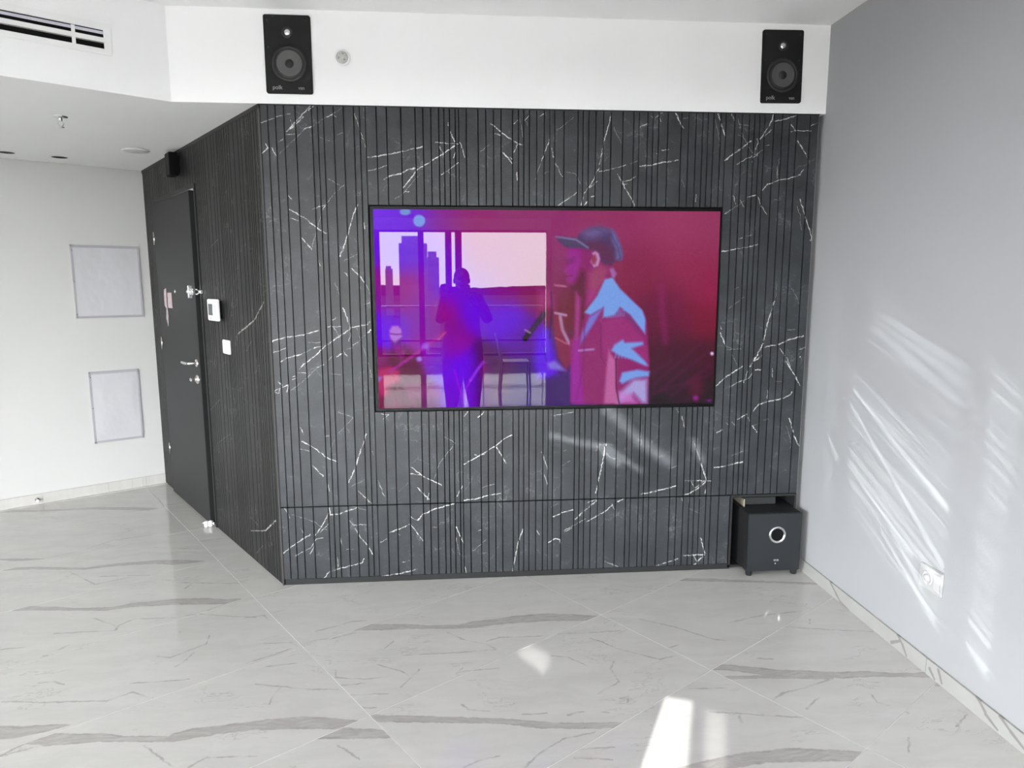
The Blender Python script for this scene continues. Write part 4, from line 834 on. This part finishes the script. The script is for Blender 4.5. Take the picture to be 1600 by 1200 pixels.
for s_ in (-1, 1): ball('ear', (x+s_*.079, y+.02, 1.595), (.012, .022, .032), M_SK, hd, None, 10); ball('eye', (x+s_*.030, y+.115, 1.612), (.013, .010, .009), M_PLASTIC, hd, None, 10)
M().tube([(x-.022, y+.118, 1.548), (x, y+.124, 1.546), (x+.022, y+.118, 1.548)], .005, 6).build('mouth', plain('lips', (.3, .12, .1), .5), hd)
for s_ in (-1, 1):
    hx = x+(.05 if s_ > 0 else -.19); hy, hz = y+.36, 1.485
    vs = [(hx, hy-.02, hz-.03, .026, .018), (hx, hy, hz+.01, .036, .014), (hx, hy, hz+.04, .034, .012)]; ed = [(0, 1), (1, 2)]
    for k in range(4):
        fx = hx+(k-1.5)*.017; L_ = (.022, .027, .025, .018)[k]; n_ = len(vs)
        vs += [(fx, hy+.006, hz+.055, .0085), (fx-s_*L_*.6, hy+.020, hz+.055+L_*.7, .0080), (fx-s_*L_*1.1, hy+.024, hz+.052+L_, .0070)]; ed += [(2, n_), (n_, n_+1), (n_+1, n_+2)]
    n_ = len(vs); vs += [(hx-s_*.03, hy-.004, hz+.01, .0105), (hx-s_*.052, hy+.004, hz+.035, .009)]; ed += [(1, n_), (n_, n_+1)]
    skin('hand', vs, ed, M_SK, pr, 0, 1)
ph = thing('phone', (CX, -D-.045, 1.505), 'dark smartphone held up in both hands, mirrored in the television', 'phone')
M().box(WORLD, CX-.065, CX+.012, -D-.045, -D-.037, 1.505, 1.535, .003).box(WORLD, CX-.065, CX+.09, -D-.047, -D-.039, 1.475, 1.507, .003).build('phone_body', M_BLACK, ph)
# city beyond the windows
M_CON = plain('distant_concrete', (.10, .105, .12), .8); M_BAND = plain('distant_glazing', (.05, .06, .08), .4)
M_LAND = plain('distant_scrub', (.016, .0135, .012), .9, 0, 0.0, nz=.5, scale=.02)
gnd = M().prism([(-1500, -1400), (1500, -1400), (1500, -11.5), (-1500, -11.5)], -17, -16).build('ground', M_LAND, at=(0, -300, -16), kind='structure')
def tower(x0, x1, z1, d, lb, crane=0):
    # mirrored pixel columns at a virtual distance give the bearing; size follows from the distance
    a = back((x0, 430), (0, 1, 0), d)[0]; b = back((x1, 430), (0, 1, 0), d)[0]; h_ = back(((x0+x1)/2, z1), (0, 1, 0), d)[2]
    t = thing('tower_block', ((a+b)/2, -d, -16), lb, 'building'); w_ = (b-a)
    M().box(WORLD, a, b, -d-w_*.8, -d, -16, h_).build('shell', M_CON, t)
    nf = max(3, int((h_+2)/3.2))
    for k in range(nf): M().box(WORLD, a+w_*.04, b-w_*.04, -d, -d+.12, h_-3.2*(k+1)+.9, h_-3.2*(k+1)+2.5).build('window_band', M_BAND, t)
    M().box(WORLD, a+w_*.1, b-w_*.2, -d-w_*.6, -d-w_*.1, h_, h_+1.6).build('roof_plant', M_CON, t)
tower(624, 667, 380, 150, 'wide dark tower block beyond the window, mirrored in the television')
tower(667, 686, 402, 190, 'lower dark tower block beside the wide one, mirrored in the television')
tower(602, 613, 420, 400, 'slim distant tower block, mirrored in the television')
m = M(); P = []; nn = 160; rg = random.Random(5)
for k in range(nn+1):
    xx = -900+1800*k/nn; P += [(xx, -1200, -16), (xx, -1200, -1.5+2.4*math.sin(k*.21)+1.6*rg.random()), (xx, -1390, -16)]
m.add(P, [(3*k, 3*k+3, 3*k+4, 3*k+1) for k in range(nn)]+[(3*k+1, 3*k+4, 3*k+5, 3*k+2) for k in range(nn)])
m.build('hills', M_LAND, at=(0, -1200, -16), kind='structure')
bal = thing('balcony_railing', (1.9, YB-1.3, 0), 'thin dark balcony railing outside the window, mirrored in the television', 'railing')
M().tube([(-5, YB-1.3, 1.10), (2.8, YB-1.3, 1.10)], .022, 8).build('top_rail', M_FRAME, bal)
for k in range(7): M().tube([(-5+k*1.3, YB-1.3, -.05), (-5+k*1.3, YB-1.3, 1.10)], .015, 6).build('post', M_FRAME, bal)
M().box(WORLD, -5.2, 2.9, YB-1.5, YB-.1, -.2, -.05).build('balcony_floor', plain('balcony_tile', (.25, .24, .23), .4), at=(0, YB-.8, -.2), kind='structure')
# ---------------------------------------------------------------- added indoor point lamps, beams masked to imitate sun patches
def patch_lamp(name, loc, energy, fn, col=(1, 1, 1), r=.02):
    L = bpy.data.lights.new(name, 'POINT'); L.energy = energy; L.color = col; L.shadow_soft_size = r; L.use_nodes = True
    nt = L.node_tree; em = nt.nodes['Emission']; g = N(nt, 'ShaderNodeNewGeometry')
    put(nt, em.inputs['Strength'], fn(nt, g.outputs['Incoming'], loc))
    o = bpy.data.objects.new(name, L); COL.objects.link(o); o.location = loc; return o
def hit(nt, I, loc, axis, c, flip):
    s = N(nt, 'ShaderNodeSeparateXYZ'); nt.links.new(I, s.inputs[0]); comp = [mth(nt, 'MULTIPLY', s.outputs[i_], flip) for i_ in range(3)]
    t = mth(nt, 'DIVIDE', c-loc[axis], comp[axis]); ok = mth(nt, 'GREATER_THAN', t, 0)
    o = [i_ for i_ in range(3) if i_ != axis]
    return mth(nt, 'MULTIPLY_ADD', comp[o[0]], t, loc[o[0]]), mth(nt, 'MULTIPLY_ADD', comp[o[1]], t, loc[o[1]]), ok
FLIP = 1.0
def soft_poly(nt, X, Y, pts, soft):
    """1 inside a convex polygon, fading over soft metres at its border"""
    ar = sum(a[0]*b[1]-b[0]*a[1] for a, b in zip(pts, pts[1:]+pts[:1]))
    if ar < 0: pts = pts[::-1]
    acc = None
    for k, ((ax, ay), (bx, by)) in enumerate(zip(pts, pts[1:]+pts[:1])):
        L_ = math.hypot(bx-ax, by-ay); nx_, ny_ = -(by-ay)/L_, (bx-ax)/L_
        d_ = mth(nt, 'ADD', mth(nt, 'MULTIPLY_ADD', X, nx_, -(nx_*ax+ny_*ay)), mth(nt, 'MULTIPLY', Y, ny_))
        sf = soft[k] if isinstance(soft, (list, tuple)) else soft
        m_ = remap(nt, d_, -sf/2, sf/2); acc = m_ if acc is None else mth(nt, 'MULTIPLY', acc, m_)
    return acc
def streaks(nt, X, Y, slope, scale, lo, hi, seed):
    L_ = math.hypot(1, slope); c = N(nt, 'ShaderNodeCombineXYZ')
    al = mth(nt, 'ADD', mth(nt, 'MULTIPLY', X, 1/L_), mth(nt, 'MULTIPLY', Y, slope/L_)); ac = mth(nt, 'ADD', mth(nt, 'MULTIPLY', X, -slope/L_), mth(nt, 'MULTIPLY', Y, 1/L_))
    nt.links.new(mth(nt, 'MULTIPLY_ADD', al, 1.3, seed), c.inputs[0]); nt.links.new(mth(nt, 'MULTIPLY', ac, scale), c.inputs[1])
    return remap(nt, noise(nt, c.outputs[0], 1.0, 4, .6), lo, hi)
def wall_light(nt, I, loc):
    X, Y, ok = hit(nt, I, loc, 0, XW, FLIP)       # X = world y, Y = world z on the right wall
    acc = None
    def addm(m_, k):
        nonlocal acc; m_ = mth(nt, 'MULTIPLY', m_, k); acc = m_ if acc is None else mth(nt, 'ADD', acc, m_)
    s1 = streaks(nt, X, Y, .36, 30, .45, .62, 1.0); s2 = streaks(nt, X, Y, .44, 42, .47, .60, 4.0); s3 = streaks(nt, X, Y, .5, 40, .46, .60, 9.0)
    p1 = soft_poly(nt, X, Y, [(-.50, 1.52), (-.52, 1.24), (-1.08, .98), (-1.12, 1.25)], .09)
    p2 = soft_poly(nt, X, Y, [(-.40, 1.15), (-.43, .50), (-1.10, .17), (-1.08, .90)], .07)
    p3 = soft_poly(nt, X, Y, [(-.18, 1.55), (-.26, 1.55), (-.28, .40), (-.20, .45)], .05)
    p4 = soft_poly(nt, X, Y, [(-1.235, 1.28), (-1.235, .22), (-1.35, .12), (-1.37, 1.20)], .05)
    addm(mth(nt, 'MULTIPLY', p1, mth(nt, 'MULTIPLY_ADD', s1, .70, .12)), .8)
    addm(mth(nt, 'MULTIPLY', p2, mth(nt, 'MULTIPLY_ADD', s2, .70, .10)), 1.0)
    addm(mth(nt, 'MULTIPLY', p3, mth(nt, 'MULTIPLY_ADD', s3, .8, .1)), .45)
    addm(mth(nt, 'MULTIPLY', p4, mth(nt, 'MULTIPLY_ADD', s3, .8, .15)), .7)
    c = N(nt, 'ShaderNodeCombineXYZ'); nt.links.new(X, c.inputs[0]); nt.links.new(Y, c.inputs[1])
    ls = [(-.757, .50, -.98, .33), (-.70, .46, -1.06, .235), (-1.244, .321, -1.341, .279), (-1.239, .23, -1.338, .187), (-.415, .69, -.90, .44), (-.413, 1.053, -1.077, .700), (-.40, .98, -1.08, .47), (-.43, .70, -1.08, .40), (-.23, .78, -.31, .70)]
    addm(segs_mask(nt, c.outputs[0], [(*l, .010, .020, 1) for l in ls], 1.5), 1.0)
    return mth(nt, 'MULTIPLY', acc, ok)
def floor_light(nt, I, loc):
    X, Y, ok = hit(nt, I, loc, 2, 0.0, FLIP)
    a = soft_poly(nt, X, Y, [FLP(q) for q in ((1040, 1088), (1082, 1096), (1070, 1230), (992, 1230))], [.06, .03, .02, .02])
    b = soft_poly(nt, X, Y, [FLP(q) for q in ((1103, 1110), (1134, 1114), (1133, 1230), (1099, 1230))], .045)
    c = soft_poly(nt, X, Y, [FLP(q) for q in ((826, 1005), (862, 1028), (848, 1052), (808, 1021))], .05)
    s = streaks(nt, X, Y, -.12, 26, .5, .72, 2.0); d = soft_poly(nt, X, Y, [FLP(q) for q in ((1290, 1120), (1440, 1150), (1400, 1200), (1330, 1200))], .25)
    return mth(nt, 'MULTIPLY', mth(nt, 'ADD', mth(nt, 'ADD', a, mth(nt, 'MULTIPLY', b, .42)), mth(nt, 'ADD', mth(nt, 'MULTIPLY', c, .45), mth(nt, 'MULTIPLY', mth(nt, 'MULTIPLY', s, d), .10))), ok)
def front_light(nt, I, loc):
    X, Y, ok = hit(nt, I, loc, 1, 0.0, FLIP)
    c = N(nt, 'ShaderNodeCombineXYZ'); nt.links.new(X, c.inputs[0]); nt.links.new(Y, c.inputs[1])
    L1 = [((950, 640), (972, 660), .05), ((972, 660), (1000, 690), .04), ((1000, 690), (1045, 722), .045), ((860, 680), (900, 690), .025), ((900, 690), (950, 700), .03), ((950, 700), (1000, 735), .025), ((945, 705), (965, 722), .04), ((1083, 690), (1098, 720), .03)]
    g = segs_mask(nt, c.outputs[0], [(*FP(a), *FP(b), w, w, 1) for a, b, w in L1], 1.0)
    return mth(nt, 'MULTIPLY', g, ok)
patch_lamp('wall_patch_lamp', (-3.2, -6.5, 2.0), 600, wall_light, (.93, 1, .99), .003)
patch_lamp('floor_patch_lamp', (-1.5, -6.5, 2.3), 1500, floor_light, (1, .99, .97), .006)
patch_lamp('front_patch_lamp', (-1.0, -7.0, 1.9), 2600, front_light, (1, 1, 1), .01)
